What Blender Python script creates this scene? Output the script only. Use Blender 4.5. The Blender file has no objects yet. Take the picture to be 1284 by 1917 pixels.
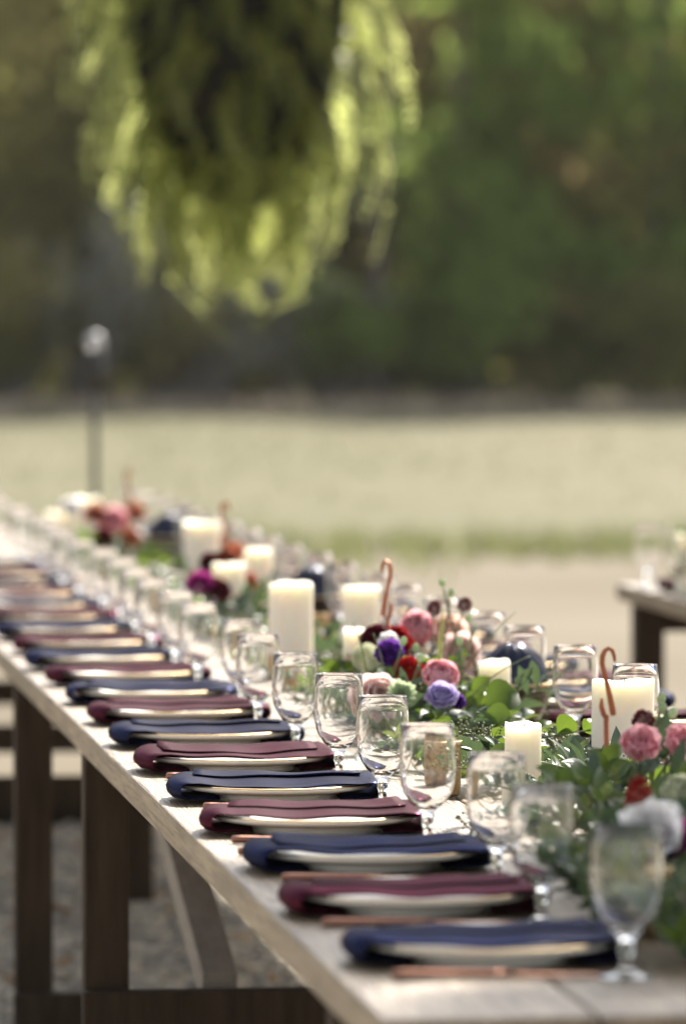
import bpy, math, random
from mathutils import Vector, Matrix, Euler, noise as mnoise
R = math.radians
random.seed(11)
S = bpy.context.scene
COL = S.collection

# ------------------------------------------------------------------ camera, light, exposure
FOCAL_PX, HEIGHT_PX = 10200.0, 1917.0
cam_d = bpy.data.cameras.new('camera')
cam = bpy.data.objects.new('camera', cam_d); COL.objects.link(cam)
cam_d.sensor_fit = 'VERTICAL'; cam_d.sensor_height = 36.0
cam_d.lens = 36.0 * FOCAL_PX / HEIGHT_PX
cam_d.clip_start = 0.1; cam_d.clip_end = 3000
cam.location = (0, 0, 1.43)
cam.rotation_euler = (R(90 - 1.979), 0, R(-7.077))
cam_d.dof.use_dof = True
cam_d.dof.focus_distance = 7.7
cam_d.dof.aperture_fstop = 4.35
S.camera = cam

SUN_AZ, SUN_EL = R(26), R(39)          # azimuth measured from +Y towards +X
w = bpy.data.worlds.new('World'); S.world = w; w.use_nodes = True
nt = w.node_tree
bg = nt.nodes['Background']
sky = nt.nodes.new('ShaderNodeTexSky'); sky.sky_type = 'NISHITA'; sky.sun_disc = False
sky.sun_elevation = SUN_EL; sky.sun_rotation = SUN_AZ
sky.air_density = 1.0; sky.dust_density = 2.0; sky.ozone_density = 1.0
hz = nt.nodes.new('ShaderNodeHueSaturation'); hz.inputs['Saturation'].default_value = .4     # pale hazy sky
nt.links.new(sky.outputs[0], hz.inputs['Color']); nt.links.new(hz.outputs[0], bg.inputs[0]); bg.inputs[1].default_value = 0.10

sun_d = bpy.data.lights.new('sun', 'SUN'); sun_d.energy = 5.0; sun_d.angle = R(0.6)
sun_d.color = (1.0, 0.93, 0.82)
sun = bpy.data.objects.new('sun', sun_d); COL.objects.link(sun)
to_sun = Vector((math.sin(SUN_AZ) * math.cos(SUN_EL), math.cos(SUN_AZ) * math.cos(SUN_EL), math.sin(SUN_EL)))
sun.rotation_euler = to_sun.to_track_quat('Z', 'Y').to_euler()
sun.location = to_sun * 60

S.view_settings.view_transform = 'Standard'; S.view_settings.look = 'None'
S.view_settings.exposure = 1.3; S.view_settings.gamma = 1.0
S.view_settings.use_curve_mapping = False
S.render.engine = 'CYCLES'
cy = S.cycles
cy.use_denoising = True
cy.max_bounces = 10; cy.diffuse_bounces = 3; cy.glossy_bounces = 4; cy.transmission_bounces = 9; cy.transparent_max_bounces = 8
cy.sample_clamp_indirect = 150.0; cy.sample_clamp_direct = 0.0; cy.blur_glossy = 0.0

# ------------------------------------------------------------------ helpers
def mat(name, base=(.5, .5, .5), rough=.6, metal=0., spec=.5, trans=0., ior=1.45, sheen=0., sss=0., sss_r=(.02, .01, .005), coat=0., aniso=0.):
    m = bpy.data.materials.new(name); m.use_nodes = True
    b = m.node_tree.nodes['Principled BSDF']
    b.inputs['Base Color'].default_value = (*base, 1)
    b.inputs['Roughness'].default_value = rough
    b.inputs['Metallic'].default_value = metal
    b.inputs['Specular IOR Level'].default_value = spec
    b.inputs['Transmission Weight'].default_value = trans
    b.inputs['IOR'].default_value = ior
    b.inputs['Sheen Weight'].default_value = sheen
    b.inputs['Coat Weight'].default_value = coat
    b.inputs['Anisotropic'].default_value = aniso
    if sss:
        b.inputs['Subsurface Weight'].default_value = sss
        b.inputs['Subsurface Radius'].default_value = (1, .8, .55)
        b.inputs['Subsurface Scale'].default_value = sss_r[0]
    return m

def vary(m, cols, scale=5., detail=4., stretch=(1, 1, 1), bump=0., bump_scale=None, coords='Object', per_object=0., rough_var=None):
    """noise driven colour ramp between real colours of the material, plus fine relief"""
    t = m.node_tree; b = t.nodes['Principled BSDF']
    tc = t.nodes.new('ShaderNodeTexCoord'); mp = t.nodes.new('ShaderNodeMapping')
    mp.inputs['Scale'].default_value = stretch
    t.links.new(tc.outputs[coords], mp.inputs[0])
    n = t.nodes.new('ShaderNodeTexNoise'); n.inputs['Scale'].default_value = scale; n.inputs['Detail'].default_value = detail
    n.inputs['Roughness'].default_value = .62
    t.links.new(mp.outputs[0], n.inputs['Vector'])
    r = t.nodes.new('ShaderNodeValToRGB')
    e = r.color_ramp.elements
    while len(e) < len(cols): e.new(.5)
    for i, c in enumerate(cols):
        e[i].position = .28 + .44 * i / max(1, len(cols) - 1); e[i].color = (*c, 1)
    t.links.new(n.outputs[0], r.inputs[0])
    out = r.outputs[0]
    if per_object:
        oi = t.nodes.new('ShaderNodeObjectInfo'); hv = t.nodes.new('ShaderNodeHueSaturation')
        mr = t.nodes.new('ShaderNodeMapRange'); mr.inputs[3].default_value = 1 - per_object; mr.inputs[4].default_value = 1 + per_object
        t.links.new(oi.outputs['Random'], mr.inputs[0]); t.links.new(mr.outputs[0], hv.inputs['Value'])
        t.links.new(out, hv.inputs['Color']); out = hv.outputs[0]
    t.links.new(out, b.inputs['Base Color'])
    if bump:
        n2 = t.nodes.new('ShaderNodeTexNoise'); n2.inputs['Scale'].default_value = bump_scale or scale * 3; n2.inputs['Detail'].default_value = 5
        t.links.new(mp.outputs[0], n2.inputs['Vector'])
        bp = t.nodes.new('ShaderNodeBump'); bp.inputs['Strength'].default_value = bump; bp.inputs['Distance'].default_value = .01
        t.links.new(n2.outputs[0], bp.inputs['Height']); t.links.new(bp.outputs[0], b.inputs['Normal'])
    return m

def leafmat(name, c1, c2, trans=.4, tcol=None, rough=.45, per_object=.25, scale=30., island=False, spec=.35):
    """leaf or petal: principled front mixed with a translucent lobe so that backlight glows through"""
    m = bpy.data.materials.new(name); m.use_nodes = True; t = m.node_tree
    b = t.nodes['Principled BSDF']; b.inputs['Roughness'].default_value = rough; b.inputs['Specular IOR Level'].default_value = spec
    tc = t.nodes.new('ShaderNodeTexCoord'); n = t.nodes.new('ShaderNodeTexNoise'); n.inputs['Scale'].default_value = scale
    t.links.new(tc.outputs['Object'], n.inputs['Vector'])
    r = t.nodes.new('ShaderNodeValToRGB'); r.color_ramp.elements[0].position = .3; r.color_ramp.elements[1].position = .7
    r.color_ramp.elements[0].color = (*c1, 1); r.color_ramp.elements[1].color = (*c2, 1)
    t.links.new(n.outputs[0], r.inputs[0])
    hv = t.nodes.new('ShaderNodeHueSaturation'); mr = t.nodes.new('ShaderNodeMapRange')
    mr.inputs[3].default_value = 1 - per_object; mr.inputs[4].default_value = 1 + per_object
    if island:
        g = t.nodes.new('ShaderNodeNewGeometry'); t.links.new(g.outputs['Random Per Island'], mr.inputs[0])
    else:
        oi = t.nodes.new('ShaderNodeObjectInfo'); t.links.new(oi.outputs['Random'], mr.inputs[0])
    t.links.new(mr.outputs[0], hv.inputs['Value']); t.links.new(r.outputs[0], hv.inputs['Color'])
    t.links.new(hv.outputs[0], b.inputs['Base Color'])
    tr = t.nodes.new('ShaderNodeBsdfTranslucent'); mx = t.nodes.new('ShaderNodeMixShader'); mx.inputs[0].default_value = trans
    if tcol:
        mm = t.nodes.new('ShaderNodeMix'); mm.data_type = 'RGBA'; mm.inputs[0].default_value = .75
        t.links.new(hv.outputs[0], mm.inputs[6]); mm.inputs[7].default_value = (*tcol, 1)
        t.links.new(mm.outputs[2], tr.inputs[0])
    else:
        t.links.new(hv.outputs[0], tr.inputs[0])
    o = t.nodes['Material Output']
    t.links.new(b.outputs[0], mx.inputs[1]); t.links.new(tr.outputs[0], mx.inputs[2]); t.links.new(mx.outputs[0], o.inputs[0])
    return m

class MB:
    """collects vertices and faces of one mesh"""
    def __init__(s): s.v = []; s.f = []; s.mi = []
    def add(s, vs, fs, mi=0, M=None):
        o = len(s.v)
        s.v += [tuple(M @ Vector(v)) for v in vs] if M is not None else [tuple(v) for v in vs]
        s.f += [tuple(i + o for i in f) for f in fs]; s.mi += [mi] * len(fs)
    def box(s, x0, x1, y0, y1, z0, z1, mi=0, M=None):
        vs = [(x, y, z) for z in (z0, z1) for y in (y0, y1) for x in (x0, x1)]
        s.add(vs, [(0, 2, 3, 1), (4, 5, 7, 6), (0, 1, 5, 4), (2, 6, 7, 3), (0, 4, 6, 2), (1, 3, 7, 5)], mi, M)
    def lathe(s, prof, n=32, mi=0, M=None, wob=None, close=False):
        vs = []; fs = []; k = len(prof)
        for i in range(n):
            a = 2 * math.pi * i / n
            for j, (r, z) in enumerate(prof):
                q = wob(a, j) if wob else 1.
                vs.append((r * q * math.cos(a), r * q * math.sin(a), z))
        m = k if close else k - 1
        for i in range(n):
            for j in range(m):
                a, b = i * k + j, ((i + 1) % n) * k + j
                c, d = ((i + 1) % n) * k + (j + 1) % k, i * k + (j + 1) % k
                fs.append((a, b, c, d))
        s.add(vs, fs, mi, M)
    def tube(s, pts, rad, n=7, mi=0, M=None, cap=True):
        pts = [Vector(p) for p in pts]; vs = []; fs = []
        up = Vector((.13, .37, .92))
        for i, p in enumerate(pts):
            t = (pts[min(i + 1, len(pts) - 1)] - pts[max(i - 1, 0)]).normalized()
            u = t.cross(up)
            if u.length < .05: u = t.cross(Vector((1, 0, 0)))
            u.normalize(); v = t.cross(u)
            r = rad[i] if hasattr(rad, '__len__') else rad
            for k in range(n):
                a = 2 * math.pi * k / n
                vs.append(p + (u * math.cos(a) + v * math.sin(a)) * r)
        for i in range(len(pts) - 1):
            for k in range(n):
                fs.append((i * n + k, i * n + (k + 1) % n, (i + 1) * n + (k + 1) % n, (i + 1) * n + k))
        if cap:
            fs.append(tuple(range(n))[::-1]); fs.append(tuple((len(pts) - 1) * n + k for k in range(n)))
        s.add(vs, fs, mi, M)
    def mesh(s, name, mats, smooth=True):
        me = bpy.data.meshes.new(name); me.from_pydata(s.v, [], s.f)
        for m in (mats if isinstance(mats, (list, tuple)) else [mats]): me.materials.append(m)
        me.polygons.foreach_set('material_index', s.mi)
        me.polygons.foreach_set('use_smooth', [smooth] * len(s.f))
        me.update(); return me

def tag(o, label=None, cat=None, group=None, kind=None):
    if label: o['label'] = label
    if cat: o['category'] = cat
    if group: o['group'] = group
    if kind: o['kind'] = kind
    return o
def ob(name, me, parent=None, M=None):
    o = bpy.data.objects.new(name, me); COL.objects.link(o)
    if parent: o.parent = parent
    if M is not None: o.matrix_local = M
    return o
def thing(name, label, cat, loc=(0, 0, 0), rz=0, group=None, me=None, rot=None, sc=1.):
    o = bpy.data.objects.new(name, me); COL.objects.link(o)
    o.location = loc; o.rotation_euler = rot or (0, 0, rz); o.scale = (sc,) * 3
    return tag(o, label, cat, group)
def dup(o, loc=None, rz=None, label=None, parent=None, group=None, sc=None):
    c = o.copy(); COL.objects.link(c)
    if parent: c.parent = parent
    for ch in o.children: dup(ch, parent=c)
    if loc is not None: c.location = loc
    if rz is not None: c.rotation_euler = (0, 0, rz)
    if label: c['label'] = label
    if group: c['group'] = group
    if sc is not None: c.scale = (sc,) * 3
    return c
def bev(o, wd, seg=2):
    m = o.modifiers.new('bevel', 'BEVEL'); m.width = wd; m.segments = seg; m.limit_method = 'ANGLE'; return o
def TRS(loc, rot=(0, 0, 0), sc=(1, 1, 1)):
    if not hasattr(sc, '__len__'): sc = (sc,) * 3
    return Matrix.LocRotScale(Vector(loc), Euler(rot), Vector(sc))
ORD = ['first', 'second', 'third', 'fourth', 'fifth', 'sixth', 'seventh', 'eighth', 'ninth', 'tenth', 'eleventh', 'twelfth', 'thirteenth',
       'fourteenth', 'fifteenth', 'sixteenth', 'seventeenth', 'eighteenth', 'nineteenth', 'twentieth', 'twenty-first', 'twenty-second', 'twenty-third', 'twenty-fourth']
U = random.uniform
ORD_T = ORD

# ------------------------------------------------------------------ materials
M_wood = vary(mat('weathered_wood', rough=.46, spec=.45), [(.125, .086, .052), (.23, .168, .106), (.31, .24, .16)], 7, 6, (6, .45, 6), .35, 26, per_object=.16)
t_ = M_wood.node_tree; b_ = t_.nodes['Principled BSDF']; mp_ = [n for n in t_.nodes if n.type == 'MAPPING'][0]
src = b_.inputs['Base Color'].links[0].from_socket
mp2 = t_.nodes.new('ShaderNodeMapping'); mp2.inputs['Scale'].default_value = (40, 1.2, 40); tc2 = t_.nodes.new('ShaderNodeTexCoord'); t_.links.new(tc2.outputs['Object'], mp2.inputs[0])
n1 = t_.nodes.new('ShaderNodeTexNoise'); n1.inputs['Scale'].default_value = 5; n1.inputs['Detail'].default_value = 6; t_.links.new(mp2.outputs[0], n1.inputs['Vector'])
r1 = t_.nodes.new('ShaderNodeValToRGB'); r1.color_ramp.elements[0].position = .36; r1.color_ramp.elements[0].color = (.42, .38, .34, 1); r1.color_ramp.elements[1].position = .52; r1.color_ramp.elements[1].color = (1, 1, 1, 1)
t_.links.new(n1.outputs[0], r1.inputs[0])
vo = t_.nodes.new('ShaderNodeTexVoronoi'); vo.inputs['Scale'].default_value = 3.2; mp3 = t_.nodes.new('ShaderNodeMapping'); mp3.inputs['Scale'].default_value = (1.6, .6, 1.6); t_.links.new(tc2.outputs['Object'], mp3.inputs[0]); t_.links.new(mp3.outputs[0], vo.inputs['Vector'])
r2 = t_.nodes.new('ShaderNodeValToRGB'); r2.color_ramp.elements[0].position = .03; r2.color_ramp.elements[0].color = (.22, .16, .11, 1); r2.color_ramp.elements[1].position = .075; r2.color_ramp.elements[1].color = (1, 1, 1, 1)
t_.links.new(vo.outputs['Distance'], r2.inputs[0])
for rr_ in (r1, r2):
    m_ = t_.nodes.new('ShaderNodeMix'); m_.data_type = 'RGBA'; m_.blend_type = 'MULTIPLY'; m_.inputs[0].default_value = .8
    t_.links.new(src, m_.inputs[6]); t_.links.new(rr_.outputs[0], m_.inputs[7]); src = m_.outputs[2]
t_.links.new(src, b_.inputs['Base Color'])
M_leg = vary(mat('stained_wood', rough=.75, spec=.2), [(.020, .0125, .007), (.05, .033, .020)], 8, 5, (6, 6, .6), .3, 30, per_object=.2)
M_brace = vary(mat('raw_wood', rough=.7), [(.2, .165, .13), (.31, .26, .21)], 8, 5, (6, .6, 6), .2, 30)
M_plate = mat('cream_china', (.86, .82, .73), .38)
M_gold = mat('gold_trim', (.62, .46, .26), .45, 1.)
M_copper = mat('brushed_copper', (.34, .16, .105), .42, 1.)
M_cophook = vary(mat('copper_hook_metal', rough=.5, metal=.55), [(.34, .10, .04), (.50, .17, .075)], 60, 3)
M_glass = mat('clear_glass', (1, 1, 1), .025, trans=1., ior=1.46)
M_wax = mat('ivory_wax', (.86, .82, .70), .5, sss=.9, sss_r=(.035,), spec=.35)
M_waxlow = M_wax
M_wick = mat('charred_wick', (.02, .018, .015), .9)
M_votive = vary(mat('gold_mercury_glass', rough=.28, metal=.75), [(.22, .12, .05), (.55, .36, .17), (.80, .62, .38)], 90, 6, bump=.3)
M_bowl = mat('dark_bronze_bowl', (.05, .032, .022), .4, .3)
def satin(name, c1, c2, hi):
    """dark dyed cloth with a tinted satin lustre"""
    m = vary(mat(name, c1, .6, spec=.02), [c1, c2], 12, 3, (1, 4, 1), .05, 28); t = m.node_tree
    g = t.nodes.new('ShaderNodeBsdfGlossy'); g.inputs['Color'].default_value = (*hi, 1); g.inputs['Roughness'].default_value = .19
    nb_ = [n for n in t.nodes if n.type == 'BUMP'][0]; t.links.new(nb_.outputs[0], g.inputs['Normal'])
    mx = t.nodes.new('ShaderNodeMixShader'); mx.inputs[0].default_value = .075
    o = t.nodes['Material Output']
    t.links.new(t.nodes['Principled BSDF'].outputs[0], mx.inputs[1]); t.links.new(g.outputs[0], mx.inputs[2]); t.links.new(mx.outputs[0], o.inputs[0])
    return m
M_navy = satin('navy_satin', (.0028, .0034, .015), (.005, .006, .024), (.10, .13, .36))
M_heap = satin('navy_satin_heap', (.005, .006, .018), (.008, .010, .028), (.42, .44, .52))
M_burg = satin('burgundy_satin', (.022, .002, .006), (.036, .003, .010), (.40, .08, .17))
M_black = mat('black_metal', (.035, .034, .033), .45, .4)
M_globe = mat('frosted_globe', (.5, .49, .49), .4, trans=.3)
M_rope = mat('jute_rope', (.30, .22, .13), .9)
M_coir = vary(mat('shade_dark_coir', rough=.95), [(.005, .005, .003), (.010, .009, .005)], 40, 4, bump=.6)  # near-black: the shade inside the fern is put into the colour

M_euc = leafmat('eucalyptus_leaf', (.036, .058, .040), (.07, .10, .07), .2, (.16, .25, .09), .5, .3)
M_salal = leafmat('salal_leaf', (.022, .046, .008), (.05, .09, .016), .3, (.24, .36, .04), .35, .35)
M_olive = leafmat('olive_leaf', (.04, .058, .02), (.075, .10, .035), .3, (.3, .36, .1), .45, .35)
M_seed = leafmat('seed_pod', (.12, .15, .055), (.2, .22, .085), .1, None, .55, .3, island=True)
M_ferntip = leafmat('fern_tip', (.14, .16, .04), (.2, .22, .07), .45, (.5, .52, .16), .5, .25, island=True)
M_stem = mat('green_stem', (.10, .14, .05), .6)
M_tan_stem = mat('woody_stem', (.16, .12, .06), .7)
M_fern = leafmat('fern_frond', (.007, .016, .001), (.016, .034, .003), .58, (.86, .92, .34), .45, .3, island=True)

# ------------------------------------------------------------------ setting: ground, dirt, gravel, field
def sheet(name, x0, x1, y0, y1, z, m, nx=2, ny=2, rough_edge=None, label=None):
    b = MB(); vs = []; fs = []
    for j in range(ny + 1):
        for i in range(nx + 1):
            x = x0 + (x1 - x0) * i / nx; y = y0 + (y1 - y0) * j / ny
            if rough_edge and (j in (0, ny)): y += rough_edge * mnoise.noise(Vector((x * .35, y, 3)))
            vs.append((x, y, z))
    for j in range(ny):
        for i in range(nx):
            a = j * (nx + 1) + i; fs.append((a, a + 1, a + nx + 2, a + nx + 1))
    b.add(vs, fs)
    return tag(ob(name, b.mesh(name, m)), label, kind='structure')
M_field = vary(mat('field_grass', rough=.95, spec=.1), [(.106, .104, .054), (.146, .137, .082), (.182, .164, .108)], .12, 6, (1, .390, 1))
M_dirt = vary(mat('packed_dirt', rough=.95, spec=.15), [(0.118, 0.096, 0.064), (0.155, 0.129, 0.090), (0.192, 0.165, 0.120)], .22, 7, (1, 1, 1), .4, 9)
M_gravel = vary(mat('gravel_bed', rough=.95, spec=.2), [(.18, .165, .14), (.33, .295, .235), (.45, .385, .28)], 3, 8, (1, 1, 1), .8, 60)
sheet('ground', -300, 320, -60, 400, 0, M_field)
sheet('field', -120, 140, 32.2, 89, .004, M_field, 120, 1, .7)
sheet('dirt_yard', -80, 90, 15.4, 34.2, .008, M_dirt, 300, 1, 2.2)
sheet('gravel_yard', -40, 40, -20, 15.6, .012, M_gravel)

def tri_blades(n, region, h, wd, m, name, seed, label, clump=1, lean=.3):
    rnd = random.Random(seed); b = MB()
    for _ in range(n):
        x, y = region(rnd)
        for c in range(clump):
            a = rnd.uniform(0, 6.283); hh = h * rnd.uniform(.55, 1.3); q = wd * rnd.uniform(.7, 1.3)
            px, py = x + rnd.gauss(0, wd * 4), y + rnd.gauss(0, wd * 4)
            dx, dy = math.cos(a) * q, math.sin(a) * q; lx, ly = rnd.gauss(0, lean) * hh, rnd.gauss(0, lean) * hh
            b.add([(px - dx, py - dy, 0), (px + dx, py + dy, 0), (px + dx * .7 + lx * .4, py + dy * .7 + ly * .4, hh * .55),
                   (px - dx * .7 + lx * .4, py - dy * .7 + ly * .4, hh * .55), (px + lx, py + ly, hh)], [(0, 1, 2, 3), (3, 2, 4)])
    return tag(ob(name, b.mesh(name, m, False)), label, kind='stuff')
M_gr1 = leafmat('grass_fresh', (.133, .147, .063), (.182, .196, .091), .35, (.280, .294, .133), .6, .35, island=True)
M_gr2 = leafmat('grass_dry', (.20, .194, .12), (.245, .233, .16), .35, (.30, .287, .2), .7, .3, island=True)
M_gr3 = leafmat('grass_rust', (0.467, 0.370, 0.282), (0.564, 0.467, 0.370), .5, (0.641, 0.525, 0.419), .7, .3, island=True)
tri_blades(3200, lambda r: (lambda q: (q, 33.2 + 1.6 * mnoise.noise(Vector((q * .35, 34.2, 3))) + r.gauss(0, .5 + 1.3 * max(0, .4 + mnoise.noise(Vector((q * .45, 2, 0)))))))(r.uniform(-6, 16)), .15, .012, M_gr1, 'grass_verge', 2, None, 3)
tri_blades(6000, lambda r: (r.uniform(-10, 30), 35 + 53 * r.random() ** .8), .08, .014, M_gr2, 'meadow_grass', 3, None, 2)
tri_blades(1300, lambda r: (lambda q: (q, 88.6 - (.4 + 5 * max(0, .4 + mnoise.noise(Vector((q * .9, 5, 0))))) * r.random()))(r.uniform(-4, 30)), .24, .03, M_gr3, 'dry_field_edge', 4, None, 3)

# gravel stones (nobody could count them)
M_stone = vary(mat('gravel_stone', rough=.85), [(.24, .22, .19), (.42, .38, .31), (.60, .52, .40)], 6, 2)
t_ = M_stone.node_tree; g_ = t_.nodes.new('ShaderNodeNewGeometry')
r_ = [n for n in t_.nodes if n.type == 'VALTORGB'][0]; t_.links.new(g_.outputs['Random Per Island'], r_.inputs[0])
b = MB(); rs = random.Random(5)
OCT = [(1, 0, 0), (-1, 0, 0), (0, 1, 0), (0, -1, 0), (0, 0, 1), (0, 0, -1)]
OF = [(0, 2, 4), (2, 1, 4), (1, 3, 4), (3, 0, 4), (2, 0, 5), (1, 2, 5), (3, 1, 5), (0, 3, 5)]
for _ in range(16000):
    y = rs.uniform(7.2, 15.4); x = rs.uniform(-.2, 3.2); s = rs.uniform(.006, .02) * (1.5 if rs.random() < .08 else 1)
    b.add([(v[0] * s * rs.uniform(.7, 1.3), v[1] * s * rs.uniform(.7, 1.3), v[2] * s * rs.uniform(.5, .8)) for v in OCT], OF, 0, TRS((x, y, .014), (rs.uniform(-.4, .4), rs.uniform(-.4, .4), rs.uniform(0, 6))))
tag(ob('gravel_stones', b.mesh('gravel_stones', M_stone, False)), kind='stuff')
M_litter = leafmat('fallen_leaf', (.28, .13, .05), (.42, .26, .10), .2, None, .8, .4, island=True)
b = MB()
for _ in range(460):
    y = rs.uniform(7.5, 15.3); x = rs.uniform(.2, 2.4); s = rs.uniform(.02, .045)
    b.add([(-s, 0, 0), (0, -s * .5, .1 * s), (s, 0, .3 * s), (0, s * .5, .1 * s)], [(0, 1, 2, 3)], 0, TRS((x, y, .03), (rs.uniform(-.3, .3), rs.uniform(-.3, .3), rs.uniform(0, 6))))
tag(ob('fallen_leaves', b.mesh('fallen_leaves', M_litter, False)), kind='stuff')
b = MB(); b.box(-2.2, 2.2, -.09, .09, 0, .07)
o = thing('timber_edging', 'dark timber edging laid across the ground behind the table legs', 'timber', (.9, 15.45, .008), me=b.mesh('timber_edging', M_leg, False)); bev(o, .008)

# ------------------------------------------------------------------ trees
def leaf_cloud(b, center, rad, n, size, rnd, squash=1.):
    for _ in range(n):
        d = Vector((rnd.gauss(0, 1), rnd.gauss(0, 1), rnd.gauss(0, 1))).normalized() * (rnd.random() ** .45)
        p = center + Vector((d.x * rad, d.y * rad, d.z * rad * squash)); s = size * rnd.uniform(.6, 1.4)
        Mx = TRS(p, (rnd.uniform(0, 6), rnd.uniform(0, 6), rnd.uniform(0, 6)))
        b.add([(-s, 0, 0), (0, -s * .5, 0), (s, 0, 0), (0, s * .5, .2 * s)], [(0, 1, 2, 3)], 0, Mx)
def make_tree(name, label, seed, h, crown_r, crown_z, leafm, barkm, nclump, nleaf, trunk_r, lean=0., group=None, leafsize=.17):
    rnd = random.Random(seed)
    t = thing(name, label, 'tree', group=group)
    tb = MB(); top = Vector((lean * h, 0, h * .82))
    pts = [Vector((lean * h * q + .12 * rnd.gauss(0, 1) * q, .12 * rnd.gauss(0, 1) * q, h * .82 * q)) for q in (0, .12, .3, .5, .75, 1)]
    tb.tube(pts, [trunk_r * 1.35, trunk_r, trunk_r * .85, trunk_r * .7, trunk_r * .45, trunk_r * .15], 9)
    cb = MB()
    for k in range(nclump):
        z = rnd.uniform(crown_z, h); q = (z - crown_z) / (h - crown_z); a = rnd.uniform(0, 6.283)
        rr = crown_r * (1 - .65 * q) * rnd.uniform(.25, 1.)
        c = Vector((lean * z + rr * math.cos(a), rr * math.sin(a), z))
        if k % 2 == 0:
            base = Vector((lean * z * .8, 0, max(crown_z * .6, z - rr * .7)))
            tb.tube([base, base.lerp(c, .5) + Vector((0, 0, .1 * rr)), c], [trunk_r * .3, trunk_r * .18, trunk_r * .05], 5)
        leaf_cloud(cb, c, crown_r * rnd.uniform(.22, .42), nleaf, leafsize, rnd, .7)
    ob('trunk', tb.mesh('trunk', barkm), t); ob('crown', cb.mesh('crown', leafm, False), t)
    return t
M_bark = vary(mat('bark', rough=.95, spec=.1), [(.07, .06, .05), (.16, .135, .115)], 4, 5, (3, 3, .5), .5)
M_barkg = vary(mat('grey_bark', rough=.95, spec=.1), [(.15, .14, .135), (.25, .23, .225)], 3, 5, (3, 3, .5), .5)
M_t1 = leafmat('foliage_dark', (0.119, 0.124, 0.040), (0.173, 0.171, 0.060), .6, (0.496, 0.480, 0.151), .6, .5, scale=1., island=True)
M_t2 = leafmat('foliage_green', (0.119, 0.182, 0.035), (0.173, 0.240, 0.056), .6, (0.432, 0.549, 0.141), .6, .45, scale=1., island=True)
M_t3 = leafmat('foliage_olive', (0.205, 0.189, 0.070), (0.280, 0.251, 0.101), .6, (0.605, 0.549, 0.201), .6, .45, scale=1., island=True)
M_t4 = leafmat('foliage_brown', (0.237, 0.189, 0.095), (0.302, 0.246, 0.131), .6, (0.584, 0.480, 0.242), .6, .45, scale=1., island=True)
M_t5 = leafmat('foliage_grey', (0.237, 0.235, 0.196), (0.324, 0.321, 0.271), .5, (0.475, 0.469, 0.384), .7, .3, scale=1., island=True)
GT = 'trees at the far edge of the field'
protos = {
 'dark': make_tree('dark_tree', 'dark green leafy tree at the far edge of the field', 21, 13, 3.6, 1.6, M_t1, M_bark, 46, 110, .22, .02, GT),
 'green': make_tree('green_tree', 'mid green leafy tree at the far edge of the field', 22, 10, 3.0, .9, M_t2, M_bark, 40, 110, .16, -.03, GT),
 'olive': make_tree('olive_tree', 'olive coloured tree at the far edge of the field', 23, 12, 3.3, 1.8, M_t3, M_bark, 42, 110, .2, .05, GT),
 'brown': make_tree('brown_tree', 'dry brownish tree at the far edge of the field', 24, 12, 3.0, 2.2, M_t4, M_barkg, 36, 100, .2, -.04, GT)}
used = set(); rt_ = random.Random(9)
tree_spots = [('olive', 4.6, 92), ('dark', 7.2, 95), ('dark', 10.0, 96), ('olive', 9.0, 99), ('brown', 16.0, 97), ('green', 13.3, 91.5), ('dark', 17.8, 93),
              ('green', 16.6, 91.5), ('olive', 12.2, 97), ('dark', 14.4, 101), ('dark', 5.6, 101), ('brown', 11.4, 94.5), ('dark', 2.6, 96), ('olive', 20.5, 94),
              ('green', 0.5, 93), ('dark', 22.5, 97), ('dark', 8.3, 105), ('dark', 11.8, 106), ('dark', 17.5, 105), ('dark', 20.3, 103), ('dark', 3.2, 105), ('dark', 0, 103)]
ranks = []
def put_tree(k, x, y, sc, rz, label=None):
    p = protos[k]
    if k not in used: used.add(k); o = p
    else: o = dup(p)
    o.location = (x, y, 0); o.rotation_euler = (0, 0, rz); o.scale = (sc, sc, sc * rt_.uniform(1.0, 1.2))
    ranks.append((x / y, k, o))
for k, x, y in tree_spots: put_tree(k, x, y, rt_.uniform(.85, 1.15), rt_.uniform(0, 6.28))
ranks.sort(key=lambda q: q[0])
for k_ in protos:
    for i_, o_ in enumerate([q[2] for q in ranks if q[1] == k_]):
        o_['label'] = {'dark': 'dark green', 'green': 'mid green', 'olive': 'olive coloured', 'brown': 'dry brownish'}[k_] + f' tree at the far field edge, {ORD_T[i_]} of its kind from the left'
# shrubs at the wood's foot
def make_shrub(name, label, seed, r, h, leafm, n):
    rnd = random.Random(seed); t = thing(name, label, 'shrub', group='shrubs along the far field edge'); cb = MB(); sb = MB()
    for k in range(9):
        a = rnd.uniform(0, 6.28); q = rnd.uniform(.2, 1) * r * .7; c = Vector((q * math.cos(a), q * math.sin(a), h * rnd.uniform(.3, .85)))
        leaf_cloud(cb, c, r * .45, n, .11, rnd, .8)
        sb.tube([(0, 0, 0), (c.x * .6, c.y * .6, c.z * .6), c], [.035, .025, .008], 5)
    ob('foliage', cb.mesh('foliage', leafm, False), t); ob('stems', sb.mesh('stems', M_barkg), t); return t
sh = {'g': make_shrub('green_shrub', 'bright green shrub at the foot of the wood', 31, 1.3, 2.3, M_t2, 130),
      'o': make_shrub('olive_shrub', 'olive green shrub at the foot of the wood', 32, 1.2, 1.9, M_t3, 120),
      'd': make_shrub('dark_shrub', 'low dark shrub at the foot of the wood', 33, 1.4, 1.6, M_t1, 140),
      'b': make_shrub('bare_shrub', 'sparse greyish shrub at the foot of the wood', 34, 1.5, 3.0, M_t5, 70)}
su = set(); sranks = []
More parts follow.
